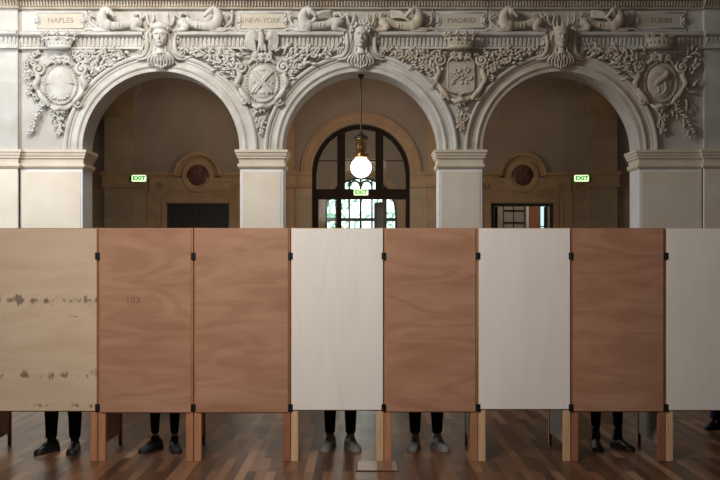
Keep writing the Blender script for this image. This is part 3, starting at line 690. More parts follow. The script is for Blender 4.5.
cartouche(661, 82, 'turin', 'oval carved shield with a rearing bull under a battlement crown', 'carve_warm')

# ---------------------------------------------------------- carved foliage filling the spandrels
def inside(u, v, cart):
    if v < 50.5 or u < 22 or u > 700: return False
    for c in ARC:
        if math.hypot(u - c, v - 150) < 99.5: return False
        if abs(u - c) < 25 and v < 60: return False
    if abs(u - cart) < 24 and v < 108 and ((u - cart) / 24) ** 2 + ((v - 80) / 28) ** 2 < 1: return False
    return True
def spray(bm, pts, L, wd, berries=False):
    c = curve(pts, 5); tube(bm, F, c, [.9 - .6 * k / len(c) for k in range(len(c))], 1, 6)
    step = 1.9; acc = 0; sd = 1
    for a, b in zip(c, c[1:]):
        d = math.hypot(b[0] - a[0], b[1] - a[1]); acc += d
        while acc > step:
            acc -= step; sd = -sd
            ang = math.atan2(-(b[1] - a[1]), b[0] - a[0]) + sd * random.uniform(.45, .85)
            leaf(bm, F, b[0], b[1], ang, L * random.uniform(.8, 1.15), wd, b[2] + .3, random.uniform(1.5, 3))
            if berries and random.random() < .3: ell(bm, F, (b[0] + random.uniform(-2, 2), b[1] + random.uniform(-2, 2), b[2] + 2.6), (1.7, 1.7, 1.7), 0, 7, 5)
def garland(cart, side, style, lab, m, n, umax, vmax):
    bm = B(); k = 0; tries = 0
    pts = []
    while k < n and tries < 9000:
        tries += 1
        u = cart + side * random.uniform(10, umax); v = random.uniform(50, vmax)
        if not inside(u, v, cart) or any(math.hypot(u - a, v - b) < 2.5 for a, b in pts): continue
        pts.append((u, v)); k += 1
        d = (u - cart) * side
        base = (0.25 if side > 0 else PI - .25) if style != 'laurel' else (.5 if side > 0 else PI - .5)
        if v > 95: base = -PI / 2 + side * .4
        if style == 'vine':
            if random.random() < .5:
                for q in range(4): ell(bm, F, (u + 1.9 * math.cos(q * PI / 2 + .4), v + 1.9 * math.sin(q * PI / 2 + .4), 2.6), (2.0, 1.5, 2.0), q * PI / 2 + .4, 7, 4)
                ell(bm, F, (u, v, 3.6), (1, 1, 1.2), 0, 6, 4)
            else: leaf(bm, F, u, v, base + random.uniform(-1.3, 1.3), random.uniform(5.5, 8.5), 3.2, 1.2, 3.6)
        elif style == 'laurel':
            leaf(bm, F, u, v, base + random.uniform(-.8, .8), random.uniform(8, 12.5), 2.3, 1.0, random.uniform(2.4, 6))
        elif style == 'olive':
            if random.random() < .35: ell(bm, F, (u, v, 2.8), (2, 2, 2), 0, 8, 5)
            else: leaf(bm, F, u, v, base + random.uniform(-1.2, 1.2), random.uniform(6.5, 10), 2.7, 1.0, random.uniform(2.4, 5.5))
        else:
            leaf(bm, F, u, v, base + random.uniform(-.7, .7), random.uniform(9, 15), 2.6, 1.0, random.uniform(2.4, 6))
    if style != 'vine':
        Ls, ws = {'laurel': (7.5, 2.2), 'olive': (6.5, 2.6), 'plume': (9, 2.5)}[style]; be = style == 'olive'
        if umax > 40:
            ac = cart + side * 100
            for rad, a0, a1 in ((104, 40, 76), (112, 42, 62)):
                spray(bm, [(ac - side * rad * math.cos(math.radians(q)), 150 - rad * math.sin(math.radians(q)), 2.6) for q in [a0 + (a1 - a0) * k / 4 for k in range(5)]], Ls, ws, be)
            spray(bm, [(cart + side * 22, 62, 3), (cart + side * 32, 55.5, 3), (cart + side * 48, 54.5, 3), (cart + side * 66, 53, 2.5)], Ls, ws, be)
            spray(bm, [(cart + side * 24, 72, 3), (cart + side * 34, 66, 3), (cart + side * 44, 62, 3)], Ls, ws, be)
        else:
            spray(bm, [(cart + side * 22, 60, 3), (cart + side * 29, 54, 3), (cart + side * 35, 53, 2.5)], Ls, ws, be)
            spray(bm, [(cart + side * 8, 108, 3), (cart + side * 20, 118, 3), (cart + side * 29, 134, 2)], Ls, ws, be)
            spray(bm, [(cart + side * 26, 78, 2.5), (cart + side * 31, 70, 2.5), (cart + side * 35, 62, 2)], Ls * .8, ws, be)
    elif umax < 40:
        spray(bm, [(cart - 14, 106, 3), (cart - 22, 118, 3), (cart - 28, 132, 2)], 5, 2.2, True)
        spray(bm, [(cart - 26, 90, 2.5), (cart - 31, 78, 2.5), (cart - 33, 62, 2)], 5, 2.4, True)
    a = cart + side * 22
    stroke(bm, F, [(a, 62, 1.5), (cart + side * min(40, umax), 56, 2), (cart + side * min(60, umax), 52.5, 1.5)], [1.2, 1.0, .5], 1, 6)
    o = obj('carved_foliage', bm, m, None, True); tag(o, lab, 'carving')
garland(60, 1, 'vine', 'carved vine leaves and blossoms right of the rope-bordered shield', 'carve', 80, 66, 104)
garland(60, -1, 'vine', 'thin carved leaves at the left of the rope-bordered shield', 'carve', 12, 30, 110)
garland(262, -1, 'laurel', 'carved laurel sprays left of the eagle-topped shield', 'carve', 46, 70, 96)
garland(262, 1, 'laurel', 'carved laurel sprays right of the eagle-topped shield', 'carve', 46, 70, 96)
garland(461, -1, 'olive', 'carved olive branches left of the square-sided shield', 'carve_warm', 46, 70, 96)
garland(461, 1, 'olive', 'carved olive branches right of the square-sided shield', 'carve_warm', 46, 70, 96)
garland(661, -1, 'plume', 'carved long plumed leaves left of the bull shield', 'carve_warm', 40, 70, 104)
garland(661, 1, 'plume', 'carved long plumed leaves right of the bull shield', 'carve_warm', 8, 30, 110)
for c, cv, lab, m in ((60, 108, 'carved leaf bunch hanging under the rope-bordered shield', 'carve'), (262, 108, 'carved leaf pendant under the eagle-topped shield', 'carve'),
                      (461, 104, 'carved leaf pendant under the square-sided shield', 'carve_warm'), (661, 108, 'carved leaf bunch hanging under the bull shield', 'carve_warm')):
    bm = B()
    for k in range(34):
        v = cv + random.uniform(0, 24); q = max(1.2, 9 * (1 - (v - cv) / 26)); u = c + random.uniform(-q, q)
        if not all(math.hypot(u - a, v - 150) > 100.5 for a in ARC): continue
        leaf(bm, F, u, v, -PI / 2 + random.uniform(-1.3, 1.3), random.uniform(4, 6), 2.6, 1, 2.4)
        if k % 3 == 0: ell(bm, F, (u, v, 3), (1.6, 1.6, 1.6), 0, 7, 4)
    o = obj('carved_pendant', bm, m, None, True); tag(o, lab, 'carving')

# ================================================================== GALLERY BEHIND THE ARCADE
XL, XR = -199 + 361, 0
# back wall with openings: left doorway u167-229, middle arch r49 at 361, right doorway u491-553.5
VG0 = 255 + EYE / .0274; VGT = 255 - (12 - EYE) / .0274; GD = .5 / .0274
bm = B()
rbox(bm, G, -70, 167, VGT, VG0, -GD, 0); rbox(bm, G, 229, 312, VGT, VG0, -GD, 0); rbox(bm, G, 167, 229, VGT, 203.5, -GD, 0)
rbox(bm, G, 410, 491.5, VGT, VG0, -GD, 0); rbox(bm, G, 553.5, 790, VGT, VG0, -GD, 0); rbox(bm, G, 491.5, 553.5, VGT, 203.5, -GD, 0)
n = 32
for k in range(n):
    a, b = PI - PI * k / n, PI - PI * (k + 1) / n
    q = [(361 + 49 * math.cos(a), 173 - 49 * math.sin(a)), (361 + 49 * math.cos(b), 173 - 49 * math.sin(b))]
    f = [bm.verts.new(G.p(u, v, 0)) for u, v in q] + [bm.verts.new(G.p(q[1][0], VGT, 0)), bm.verts.new(G.p(q[0][0], VGT, 0))]
    g = [bm.verts.new(G.p(u, v, -GD)) for u, v in q] + [bm.verts.new(G.p(q[1][0], VGT, -GD)), bm.verts.new(G.p(q[0][0], VGT, -GD))]
    bm.faces.new(f); bm.faces.new(g); bm.faces.new((f[0], f[1], g[1], g[0])); bm.faces.new((f[2], f[3], g[3], g[2]))
struct('wall_back', bm, 'gwall')
bm = B()   # stone facing of the lower back wall up to the impost string
for u0, u1 in ((-70, 148), (246, 312), (410, 476), (572, 790)): rbox(bm, G, u0, u1, 173, VG0, .02, 1.2)
struct('trim_3', bm, 'glow')
bm = B()
GI = [(172.0, 1.2), (172.0, 4), (174.5, 3.8), (177, 2.2), (180, 1.8), (185, 1.8), (185.8, 2.8), (187.4, 2.6), (188.5, 1.2)]
for u0, u1 in ((-70, 146), (248, 312), (410, 474), (574, 790)): prof_x(bm, G, u0, u1, [(172, 0)] + GI + [(188.5, 0)])
struct('trim_4', bm, 'gtrim')
# pilasters and transverse arches, vaults
PX = (-6.6, -2.2, 2.2, 6.6); ZS = 5.45; AV = 1.82; BV = 2.3; YC = 25.1
for i, x in enumerate(PX):
    t = thing('gallery_pilaster', 'brown stone gallery pilaster ' + ('at the left, beyond the left exit sign', 'left of the glazed middle doorway', 'right of the glazed middle doorway', 'at the right, beyond the right exit sign')[i], 'pilaster', (x, 27.3, 0))
    bm = B(); box(bm, x - .385, x + .385, 27.22, 27.395, 0, ZS + .02); obj('shaft', bm, 'glow' if i in (0, 3) else 'gtrim', t)
    u = 361 + x / .0274
    bm = B(); prof_loop(bm, G, u - 14 + 6.5, u + 14 - 6.5, -1.3, [(v, 6.5 + h) for v, h in GI], False); obj('impost', bm, 'gtrim', t)
bm = B()
for x in PX:
    rows = []
    for k in range(25):
        a = PI * k / 24; y = YC - BV * math.cos(a); z = ZS + (AV - .12) * math.sin(a)
        rows.append([bm.verts.new(p) for p in ((x - .385, y, z), (x + .385, y, z), (x + .385, y, z + .35), (x - .385, y, z + .35))])
    for a, b in zip(rows, rows[1:]):
        for k in range(4): bm.faces.new((a[k], a[(k + 1) % 4], b[(k + 1) % 4], b[k]))
struct('trim_5', bm, 'gtrim', smooth=False)
bm = B()
for xc in (-8.8, -4.4, 0, 4.4, 8.8):
    N_ = 24; gr = []
    for i in range(N_ + 1):
        row = []
        for j in range(N_ + 1):
            X = math.cos(PI * i / N_); Y = math.cos(PI * j / N_)
            z = ZS + AV * max(math.sqrt(max(0, 1 - X * X)), math.sqrt(max(0, 1 - Y * Y)))
            row.append(bm.verts.new((xc - X * AV, YC - Y * BV, z)))
        gr.append(row)
    for i in range(N_):
        for j in range(N_): bm.faces.new((gr[i][j], gr[i + 1][j], gr[i + 1][j + 1], gr[i][j + 1]))
struct('ceiling', bm, 'gwall', smooth=False)

# middle doorway: stone surround
t = thing('arched_doorway_surround', 'warm stone arch surround of the glazed middle doorway', 'doorway', G.p(361, VG0, 0))
bm = B(); arcring(bm, G, 361, 172, [(49.2, .05), (49.2, 1.5), (52, 1.5), (52.5, 2.2), (57.5, 2.2), (58, 3.2), (60, 3.2), (60.5, .05)], n=40); obj('arch_band', bm, 'gtrim', t)
for s in (-1, 1):
    u0, u1 = sorted((361 + s * 49.4, 361 + s * 66))
    bm = B(); rbox(bm, G, u0, u1, 188.5, VG0, 1.3, 3.0); obj('jamb', bm, 'glow', t)
    bm = B(); prof_x(bm, G, u0 - .5, u1 + .5, [(172, 1.3)] + [(v, h + 2) for v, h in GI] + [(188.5, 1.3)]); obj('impost', bm, 'gtrim', t)
# timber and glass screen in it
t = thing('glazed_door_screen', 'dark wooden arched door screen with glass panes behind the round lamp', 'door', G.p(361, VG0, -6))
W = -6.5; W2 = -9.5
bm = B(); arcring(bm, G, 361, 173, [(44.5, W2), (44.5, W), (48.9, W), (48.9, W2)], n=40)
rbox(bm, G, 312.1, 316, 173, VG0, W2, W); rbox(bm, G, 406, 409.9, 173, VG0, W2, W); obj('outer_frame', bm, 'dkwood', t)
bm = B(); rbox(bm, G, 316, 406, 190, 199, W2, W + .3); rbox(bm, G, 316, 406, 188.8, 190, W2, W + 1); obj('transom', bm, 'dkwood', t)
for u in (341, 379.5):
    bm = B(); rbox(bm, G, u - 4, u + 4, 131, 190, W2 + .2, W - .25); obj('mullion', bm, 'dkwood', t)
bm = B(); rbox(bm, G, 316.5, 405.5, 159.6, 160.4, W2 + .5, W - .5); obj('glazing_bar', bm, 'dkwood', t)
bm = B(); rbox(bm, G, 336.5, 341.5, 199, VG0, W2, W); rbox(bm, G, 316, 318, 199, VG0, W2, W); obj('door_stile', bm, 'dkwood', t)
bm = B()
rows = [bm.verts.new(G.p(361 + 44.5 * math.cos(a), 173 - 44.5 * math.sin(a), W - 1.5)) for a in [PI * k / 32 for k in range(33)]] + [bm.verts.new(G.p(316.5, 190, W - 1.5)), bm.verts.new(G.p(405.5, 190, W - 1.5))]
f = bm.faces.new(rows); r_ = bmesh.ops.extrude_face_region(bm, geom=[f]); bmesh.ops.translate(bm, verts=[v for v in r_['geom'] if isinstance(v, bmesh.types.BMVert)], vec=(0, .008, 0))
obj('upper_pane', bm, 'glass', t)
bm = B(); rbox(bm, G, 318, 336.5, 199, VG0 - 4, W - 1.6, W - 1.3); obj('lower_pane', bm, 'glass', t)
bm = B()   # leaf standing open
x0, y0 = G.p(385, 0, 0).x, 27.68
for a0, a1, z0, z1 in ((0, .07, .02, 3.2), (.60, .72, .02, 3.2), (.07, .60, 3.05, 3.2), (.07, .60, .02, .9), (.07, .60, 1.8, 1.88)):
    vs = box(bm, a0, a1, -.02, .02, z0, z1)
for v in bm.verts:
    a = math.radians(112); x, y = v.co.x, v.co.y
    v.co.x = x0 + x * math.cos(a) - y * math.sin(a); v.co.y = y0 + x * math.sin(a) + y * math.cos(a)
lf = obj('open_leaf', bm, mat('grey_green_leaf', (.10, .10, .09), (.14, .135, .12), 4, .4), t)
bm = B(); vs = box(bm, .07, .60, -.004, .004, .9, 3.05)
for v in bm.verts:
    a = math.radians(112); x, y = v.co.x, v.co.y
    v.co.x = x0 + x * math.cos(a) - y * math.sin(a); v.co.y = y0 + x * math.sin(a) + y * math.cos(a)
obj('leaf_pane', bm, mat('obscured_grey_glass', (.16, .17, .165), (.20, .21, .20), 3, .35), lf)

# side doorways with entablature, round pediment and porphyry roundel
def door_surround(c, lab):
    t = thing('stone_door_surround', lab, 'doorway', G.p(c, VG0, 0)); s0 = c - 198
    g = lambda u: u + s0
    bm = B(); rbox(bm, G, g(148), g(167), 192, VG0, .02, 2.2); rbox(bm, G, g(229), g(248), 192, VG0, .02, 2.2); rbox(bm, G, g(167), g(229), 192, 203.4, .02, 2.2)
    obj('jambs', bm, 'gtrim', t)
    bm = B()
    for (a, b, h0, h1) in ((162.5, 3.2, 2.2, 3.6), (158, 1.2, 2.2, 3.0)):
        rbox(bm, G, g(a), g(a + b), 199 - (162.5 - a), VG0, h0, h1); rbox(bm, G, g(396 - a - b), g(396 - a), 199 - (162.5 - a), VG0, h0, h1); rbox(bm, G, g(a + b), g(396 - a - b), 199 - (162.5 - a), 199 - (162.5 - a) + b, h0, h1)
    obj('architrave', bm, 'gtrim', t)
    bm = B(); rbox(bm, G, g(150), g(246), 178, 192, .02, 3.0)
    stroke_pts = [(g(169), 190, 3.2), (g(227), 190, 3.2)]
    tube(bm, G, stroke_pts, .7, 1, 6); tube(bm, G, [(g(167), 182, 3.2), (g(180), 182, 3.2)], .6, 1, 6); tube(bm, G, [(g(216), 182, 3.2), (g(229), 182, 3.2)], .6, 1, 6)
    obj('frieze', bm, 'gtrim', t)
    bm = B()
    for a, b in ((146, 175.5), (220.5, 250)): prof_x(bm, G, g(a), g(b), [(173, .02), (173, 6), (175, 6), (176.5, 4.2), (178.5, 3.2), (178.5, .02)])
    obj('cornice', bm, 'gtrim', t)
    bm = B(); arcring(bm, G, c, 176, [(18, .02), (18, 2.4), (19.4, 3), (20.4, 5.4), (22.8, 6), (23.6, 5.6), (23.6, .02)], n=36); obj('round_pediment', bm, 'gtrim', t, False)
    bm = B(); arcring(bm, G, c, 176, [(.01, .02), (.01, 1.6), (18, 1.6), (18, .02)], n=36); obj('tympanum', bm, 'gtrim', t)
    bm = B(); arcring(bm, G, c, 176.5, [(11, 1.0), (11, 3.4), (12.4, 4.4), (14, 3.6), (15.2, 4.2), (16.4, 3), (16.4, 1.0)], 0, 2 * PI, 40); obj('roundel_ring', bm, 'gtrim', t, True)
    bm = B(); oval = [(11, 11, 2.0), (10.6, 10.6, 2.9), (6, 6, 3.3), (.5, .5, 3.5)]
    rows = [[bm.verts.new(G.p(c + a * math.cos(q), 176.5 + a * math.sin(q), h)) for q in [2 * PI * k / 28 for k in range(28)]] for a, _, h in oval]
    for a, b in zip(rows, rows[1:]):
        for k in range(28): bm.faces.new((a[k], a[(k + 1) % 28], b[(k + 1) % 28], b[k]))
    bm.faces.new(rows[-1]); obj('roundel', bm, 'medal', t, True)['label'] = 'dark red stone roundel'
    for u in (160, 236):
        bm = B(); arcring(bm, G, g(u), 186, [(2.6, 3), (2.6, 3.8), (3.4, 4.4), (4.2, 3.8), (4.2, 3)], 0, 2 * PI, 20)
        for k in range(6): a = 2 * PI * k / 6; ell(bm, G, (g(u) + 1.4 * math.cos(a), 186 + 1.4 * math.sin(a), 3.4), (1.0, .6, .6), a, 6, 4)
        obj('rosette', bm, 'gtrim', t, True)
door_surround(198, 'carved stone door surround with dark red roundel over the closed left door')
door_surround(522.5, 'carved stone door surround with dark red roundel over the open right doorway')

t = thing('double_door', 'closed black-brown panelled double door under the left arch', 'door', G.p(198, VG0, -4))
bm = B(); rbox(bm, G, 167.1, 228.9, 203.6, 206, -7, -2); rbox(bm, G, 167.1, 169.5, 206, VG0, -7, -2); rbox(bm, G, 226.5, 228.9, 206, VG0, -7, -2); obj('door_frame', bm, 'dkdoor', t)
for u0, u1 in ((169.6, 197.8), (198.2, 226.4)):
    bm = B(); rbox(bm, G, u0, u1, 206.2, VG0 - .5, -6, -4)
    for v0, v1 in ((211, 240), (244, 312)):
        for a, b, c_, d in ((u0 + 5, u1 - 5, v0, v0 + 1.2), (u0 + 5, u1 - 5, v1 - 1.2, v1), (u0 + 5, u0 + 6.2, v0, v1), (u1 - 6.2, u1 - 5, v0, v1)): rbox(bm, G, a, b, c_, d, -4, -3.2)
        rbox(bm, G, u0 + 8, u1 - 8, v0 + 3, v1 - 3, -4, -3.4)
    lf = obj('door_leaf', bm, 'dkdoor', t)
for u in (195, 201):
    bm = B(); ell(bm, G, (u, 274, -2.8), (1, 1, 1.4)); obj('door_knob', bm, 'brass', t, True)

# right doorway: frame and the room behind it
t = thing('glazed_door_frame', 'black metal door frame standing open in the right doorway', 'door', G.p(522.5, VG0, -4))
bm = B(); rbox(bm, G, 491.6, 553.4, 203.6, 206.2, -7, -2); rbox(bm, G, 491.6, 494.2, 206.2, VG0, -7, -2); rbox(bm, G, 551, 553.4, 206.2, VG0, -7, -2); obj('door_frame', bm, 'iron', t)
bm = B(); rbox(bm, G, 495.6, 498.8, 206.4, VG0 - .5, -11, -8); rbox(bm, G, 545.8, 548.4, 206.4, VG0 - .5, -11, -8); obj('door_stile', bm, 'iron', t)
K = Plane(31.5, 31.5)
bm = B(); rbox(bm, K, 470, 580, 150, 255 + EYE / .0315, -4, 0); struct('wall_side_room', bm, 'gwall')
t = thing('wall_shelving', 'thin dark grid of shelving on the pale wall beyond the right doorway', 'shelf', K.p(510, 255 + EYE / .0315, 3))
bm = B()
for u in (503, 513, 524): rbox(bm, K, u, u + .8, 196, 255 + EYE / .0315, .02, 1.2)
obj('upright', bm, 'iron', t)
for v in (210, 222, 240, 258):
    bm = B(); rbox(bm, K, 503, 524, v, v + .7, .02, 1.4); obj('shelf_board', bm, 'dkwood', t)
bm = B(); rbox(bm, K, 524, 526.4, 198, 255 + EYE / .0315, 12, 15); tag(obj('white_post', bm, mat('white_paint', (.75, .73, .70), None, 3, .5)), 'narrow white post beyond the right doorway', 'post')
bm = B(); rbox(bm, K, 527, 538, 198, 255 + EYE / .0315, 10, 12); tag(obj('wooden_panel', bm, 'copper_panel'), 'orange-brown wooden panel standing beyond the right doorway', 'panel')
t = thing('tall_window', 'narrow bright tall window beyond the right doorway', 'window', K.p(542, 260, 1))
bm = B(); rbox(bm, K, 539, 540, 200, 262, .02, 3); rbox(bm, K, 545, 546, 200, 262, .02, 3); rbox(bm, K, 540, 545, 200, 201, .02, 3); rbox(bm, K, 540, 545, 226, 227, .02, 3); obj('window_frame', bm, 'iron', t)
bm = B(); rbox(bm, K, 540, 545, 201, 262, .02, .6); obj('lit_pane', bm, emit('daylit_pane', (.55, .85, .85), .8), t)
bm = B()
box(bm, 2.75, 2.95, 27.9, 31.5, 0, 6); box(bm, 6.2, 6.4, 27.9, 31.5, 0, 6); box(bm, 2.75, 6.4, 27.9, 31.7, 6, 6.2)
struct('wall_side_room', bm, 'gwall')

# vestibule behind the middle doorway and its outer window
V = Plane(38.0, 38.0)
bm = B(); box(bm, -2.7, -2.5, 27.9, 38, 0, 4); box(bm, 2.5, 2.7, 27.9, 38, 0, 4)
struct('wall_vestibule', bm, 'gwall')
bm = B(); rows = []
for k in range(21):
    a = PI * k / 20; rows.append([bm.verts.new((2.6 * math.cos(a), 27.9, 4 + 2.6 * math.sin(a))), bm.verts.new((2.6 * math.cos(a), 38, 4 + 2.6 * math.sin(a)))])
for a, b in zip(rows, rows[1:]): bm.faces.new((a[0], a[1], b[1], b[0]))
struct('ceiling', bm, 'gwall')
VV0 = 255 + EYE / .038; VVT = 255 - (12 - EYE) / .038
bm = B(); rbox(bm, V, 40, 325, VVT, VV0, -10, 0); rbox(bm, V, 397, 690, VVT, VV0, -10, 0)
for k in range(n):
    a, b = PI - PI * k / n, PI - PI * (k + 1) / n
    q = [(361 + 36 * math.cos(a), 213 - 36 * math.sin(a)), (361 + 36 * math.cos(b), 213 - 36 * math.sin(b))]
    f = [bm.verts.new(V.p(u, v, 0)) for u, v in q] + [bm.verts.new(V.p(q[1][0], VVT, 0)), bm.verts.new(V.p(q[0][0], VVT, 0))]
    g = [bm.verts.new(V.p(u, v, -10)) for u, v in q] + [bm.verts.new(V.p(q[1][0], VVT, -10)), bm.verts.new(V.p(q[0][0], VVT, -10))]
    bm.faces.new(f); bm.faces.new(g); bm.faces.new((f[0], f[1], g[1], g[0])); bm.faces.new((f[2], f[3], g[3], g[2]))
struct('wall_street', bm, 'gwall')
bm = B(); arcring(bm, V, 361, 213, [(38.5, .02), (38.5, 1.5), (41, 2), (43.5, 1.5), (43.5, .02)], n=36)
for s in (-1, 1):
    a, b = sorted((361 + s * 38.5, 361 + s * 43.5)); rbox(bm, V, a, b, 213, VV0, .02, 1.8)
struct('trim_6', bm, 'gtrim')
t = thing('window_1', '', 'window', V.p(361, VV0, -3))
for k_ in ('label', 'category'): del t[k_]
t['kind'] = 'structure'
bm = B(); arcring(bm, V, 361, 213, [(34, -5), (34, -2), (36, -2), (36, -5)], n=36); rbox(bm, V, 325.1, 327, 213, VV0, -5, -2); rbox(bm, V, 395, 396.9, 213, VV0, -5, -2)
for u, w_ in ((337.5, 2.4), (349.2, .9), (360.6, 1.1), (372, .9), (384.5, 2.4)): rbox(bm, V, u - w_, u + w_, 213 - math.sqrt(35 ** 2 - (u - 361) ** 2), VV0, -5, -2)
for v, w_ in ((219.5, 1.6), (197.2, 1.2), (250, 1.5)): 
    hw = 35 if v > 213 else math.sqrt(35 ** 2 - (213 - v) ** 2)
    rbox(bm, V, 361 - hw, 361 + hw, v - w_, v + w_, -4.8, -2.1)
for u0, u1 in ((350.3, 359.2), (362, 371)):   # scalloped heads of the two centre lights
    arcring(bm, V, (u0 + u1) / 2, 186, [(4.3, -4.5), (4.3, -2.4), (6.2, -2.4), (6.2, -4.5)], n=12)
    rbox(bm, V, u0, u0 + .8, 178, 186, -4.5, -2.4)
struct('window_frame', bm, 'iron', t)
bm = B(); rbox(bm, V, 327, 395, 213, VV0, -3.6, -3.4); struct('window_pane', bm, 'glass', t)

# street outside
bm = B(); box(bm, -30, 30, 38.9, 90, -.4, -.2); struct('ground', bm, 'street')
def tree(x, y, h, lab):
    t = thing('street_tree', lab, 'tree', (x, y, -.2))
    bm = B(); P_ = Plane(y, y); rr = []
    for z, r in ((-.2, .22), (.6, .17), (2.2, .14), (h * .6, .07)): rr.append([bm.verts.new((x + r * math.cos(a), y + r * math.sin(a), z)) for a in [2 * PI * k / 10 for k in range(10)]])
    for a, b in zip(rr, rr[1:]):
        for k in range(10): bm.faces.new((a[k], a[(k + 1) % 10], b[(k + 1) % 10], b[k]))
    bm.faces.new(rr[-1]); obj('trunk', bm, 'bark', t, True)
    bm = B()
    for k in range(430):
        u = Vector((random.gauss(0, 1), random.gauss(0, 1), random.gauss(0, 1))).normalized() * random.random() ** .4
        c = Vector((x + u.x * 2.1, y + u.y * 1.6, h * .62 + u.z * h * .42)); s = random.uniform(.10, .22)
        a = Vector((random.gauss(0, 1), random.gauss(0, 1), random.gauss(0, 1))).normalized(); b = a.orthogonal().normalized()
        d = a.cross(b) * .25
        bm.faces.new([bm.verts.new(p) for p in (c - a * s, c + b * s * .5 + d * s, c + a * s, c - b * s * .5 + d * s)])
    obj('crown', bm, 'leaf', t)
tree(-1.7, 47, 6.0, 'leafy green street tree outside the window, left')
tree(2.6, 49, 6.4, 'leafy green street tree outside the window, right')

# ================================================================== LAMP AND EXIT SIGNS
LX, LY, LZ = 0.0, 22.4, EYE + (255 - 167.6) * .0224
t = thing('pendant_lamp', 'lit white glass globe lamp with brass neck hanging in the middle arch', 'lamp', (LX, LY, LZ))
def lathe(bm, x, y, prof, n=24):
    rr = [[bm.verts.new((x + r * math.cos(a), y + r * math.sin(a), z)) for a in [2 * PI * k / n for k in range(n)]] for r, z in prof]
    for a, b in zip(rr, rr[1:]):
        for k in range(n): bm.faces.new((a[k], a[(k + 1) % n], b[(k + 1) % n], b[k]))
    bm.faces.new(rr[0]); bm.faces.new(rr[-1])
GR = .228
bm = B(); lathe(bm, LX, LY, [(max(.002, GR * math.sin(a)), LZ - GR * math.cos(a)) for a in [PI * k / 20 for k in range(19)]], 32); obj('globe', bm, 'globe', t, True)
z = lambda v: EYE + (255 - v) * .0224
bm = B(); lathe(bm, LX, LY, [(.11, z(158.5)), (.165, z(157.4)), (.17, z(156.5)), (.14, z(155.8)), (.15, z(154.6)), (.115, z(153.4)), (.10, z(151.5))]); 
for k in range(8):
    a = 2 * PI * k / 8; rr = .16
    lathe(bm, LX + rr * math.cos(a), LY + rr * math.sin(a), [(.004, z(155.8)), (.02, z(155)), (.012, z(153.4)), (.018, z(152.6)), (.003, z(151.8))], 6)
obj('gallery_ring', bm, 'brass', t, True)
bm = B(); lathe(bm, LX, LY, [(.10, z(152)), (.118, z(148)), (.108, z(140.5)), (.13, z(139.8)), (.135, z(138.8)), (.09, z(138))]); obj('neck', bm, 'brass', t, True)
bm = B(); lathe(bm, LX, LY, [(.12, z(139)), (.155, z(138.2)), (.15, z(137)), (.10, z(135.4)), (.045, z(134)), (.04, z(132.6)), (.015, z(131.6))])
for k in range(8):
    a = 2 * PI * k / 8; lathe(bm, LX + .14 * math.cos(a), LY + .14 * math.sin(a), [(.004, z(139.4)), (.018, z(138.4)), (.004, z(136.4))], 6)
obj('cap', bm, 'bronze', t, True)
bm = B(); lathe(bm, LX, LY, [(.016, z(132)), (.016, 5.76)], 10); obj('rod', bm, 'bronze', t)
bm = B(); lathe(bm, LX, LY, [(.02, 5.66), (.045, 5.68), (.06, 5.72), (.075, 5.757)], 16); obj('ceiling_rose', bm, 'bronze', t, True)

def exit_sign(c, cv, bracket, lab, w_=7.3, d=27.1, ht=3.3):
    P = Plane(d, d); t = thing('exit_sign', lab, 'sign', P.p(c, cv + ht, 0), 'lit exit signs')
    del t['group']
    bm = B(); bx = B(); rbox(bx, P, c - w_ - .4, c + w_ + .4, cv - ht - .4, cv + ht + .4, -2, 0); merge(bm, bx); obj('case', bm, 'signcase', t)
    bm = B(); sh = [(-1, -.7), (-.88, -1), (.88, -1), (1, -.7), (1, .7), (.9, 1), (-.9, 1), (-1, .7)]
    A = [bm.verts.new(P.p(c + x * w_, cv + y * ht, .05)) for x, y in sh]; Bv = [bm.verts.new(P.p(c + x * w_, cv + y * ht, .5)) for x, y in sh]
    bm.faces.new(A); bm.faces.new(Bv)
    for k in range(8): bm.faces.new((A[k], A[(k + 1) % 8], Bv[(k + 1) % 8], Bv[k]))
    obj('face', bm, 'signw', t)
    bm = text_bm('EXIT', .150, P, c + .2, cv, .7, 1.12, .006, .005); obj('lettering', bm, 'signg', t)
    if bracket:
        bm = B(); tube(bm, P, [(c + bracket * (w_ + 1.4), cv - 3.2, -4), (c + bracket * (w_ + 2.4), cv - 1, -3), (c + bracket * (w_ + 1.2), cv + 3, -1)], .5, 1, 6)
        rbox(bm, P, min(c + bracket * w_, c + bracket * (w_ + 3)), max(c + bracket * w_, c + bracket * (w_ + 3)), cv - .5, cv + .2, -2, -1); rbox(bm, P, c + bracket * (w_ + 2.2) - .4, c + bracket * (w_ + 2.2) + .4, cv - .5, cv + .2, -8, -1); obj('bracket', bm, 'brass', t)
exit_sign(139, 178.3, -1, 'lit green and white EXIT sign under the left arch')
exit_sign(581.5, 178.3, 1, 'lit green and white EXIT sign under the right arch')
exit_sign(361, 192.4, 0, 'lit EXIT sign on the dark transom below the round lamp', 7.2, 27.55, 2.9)

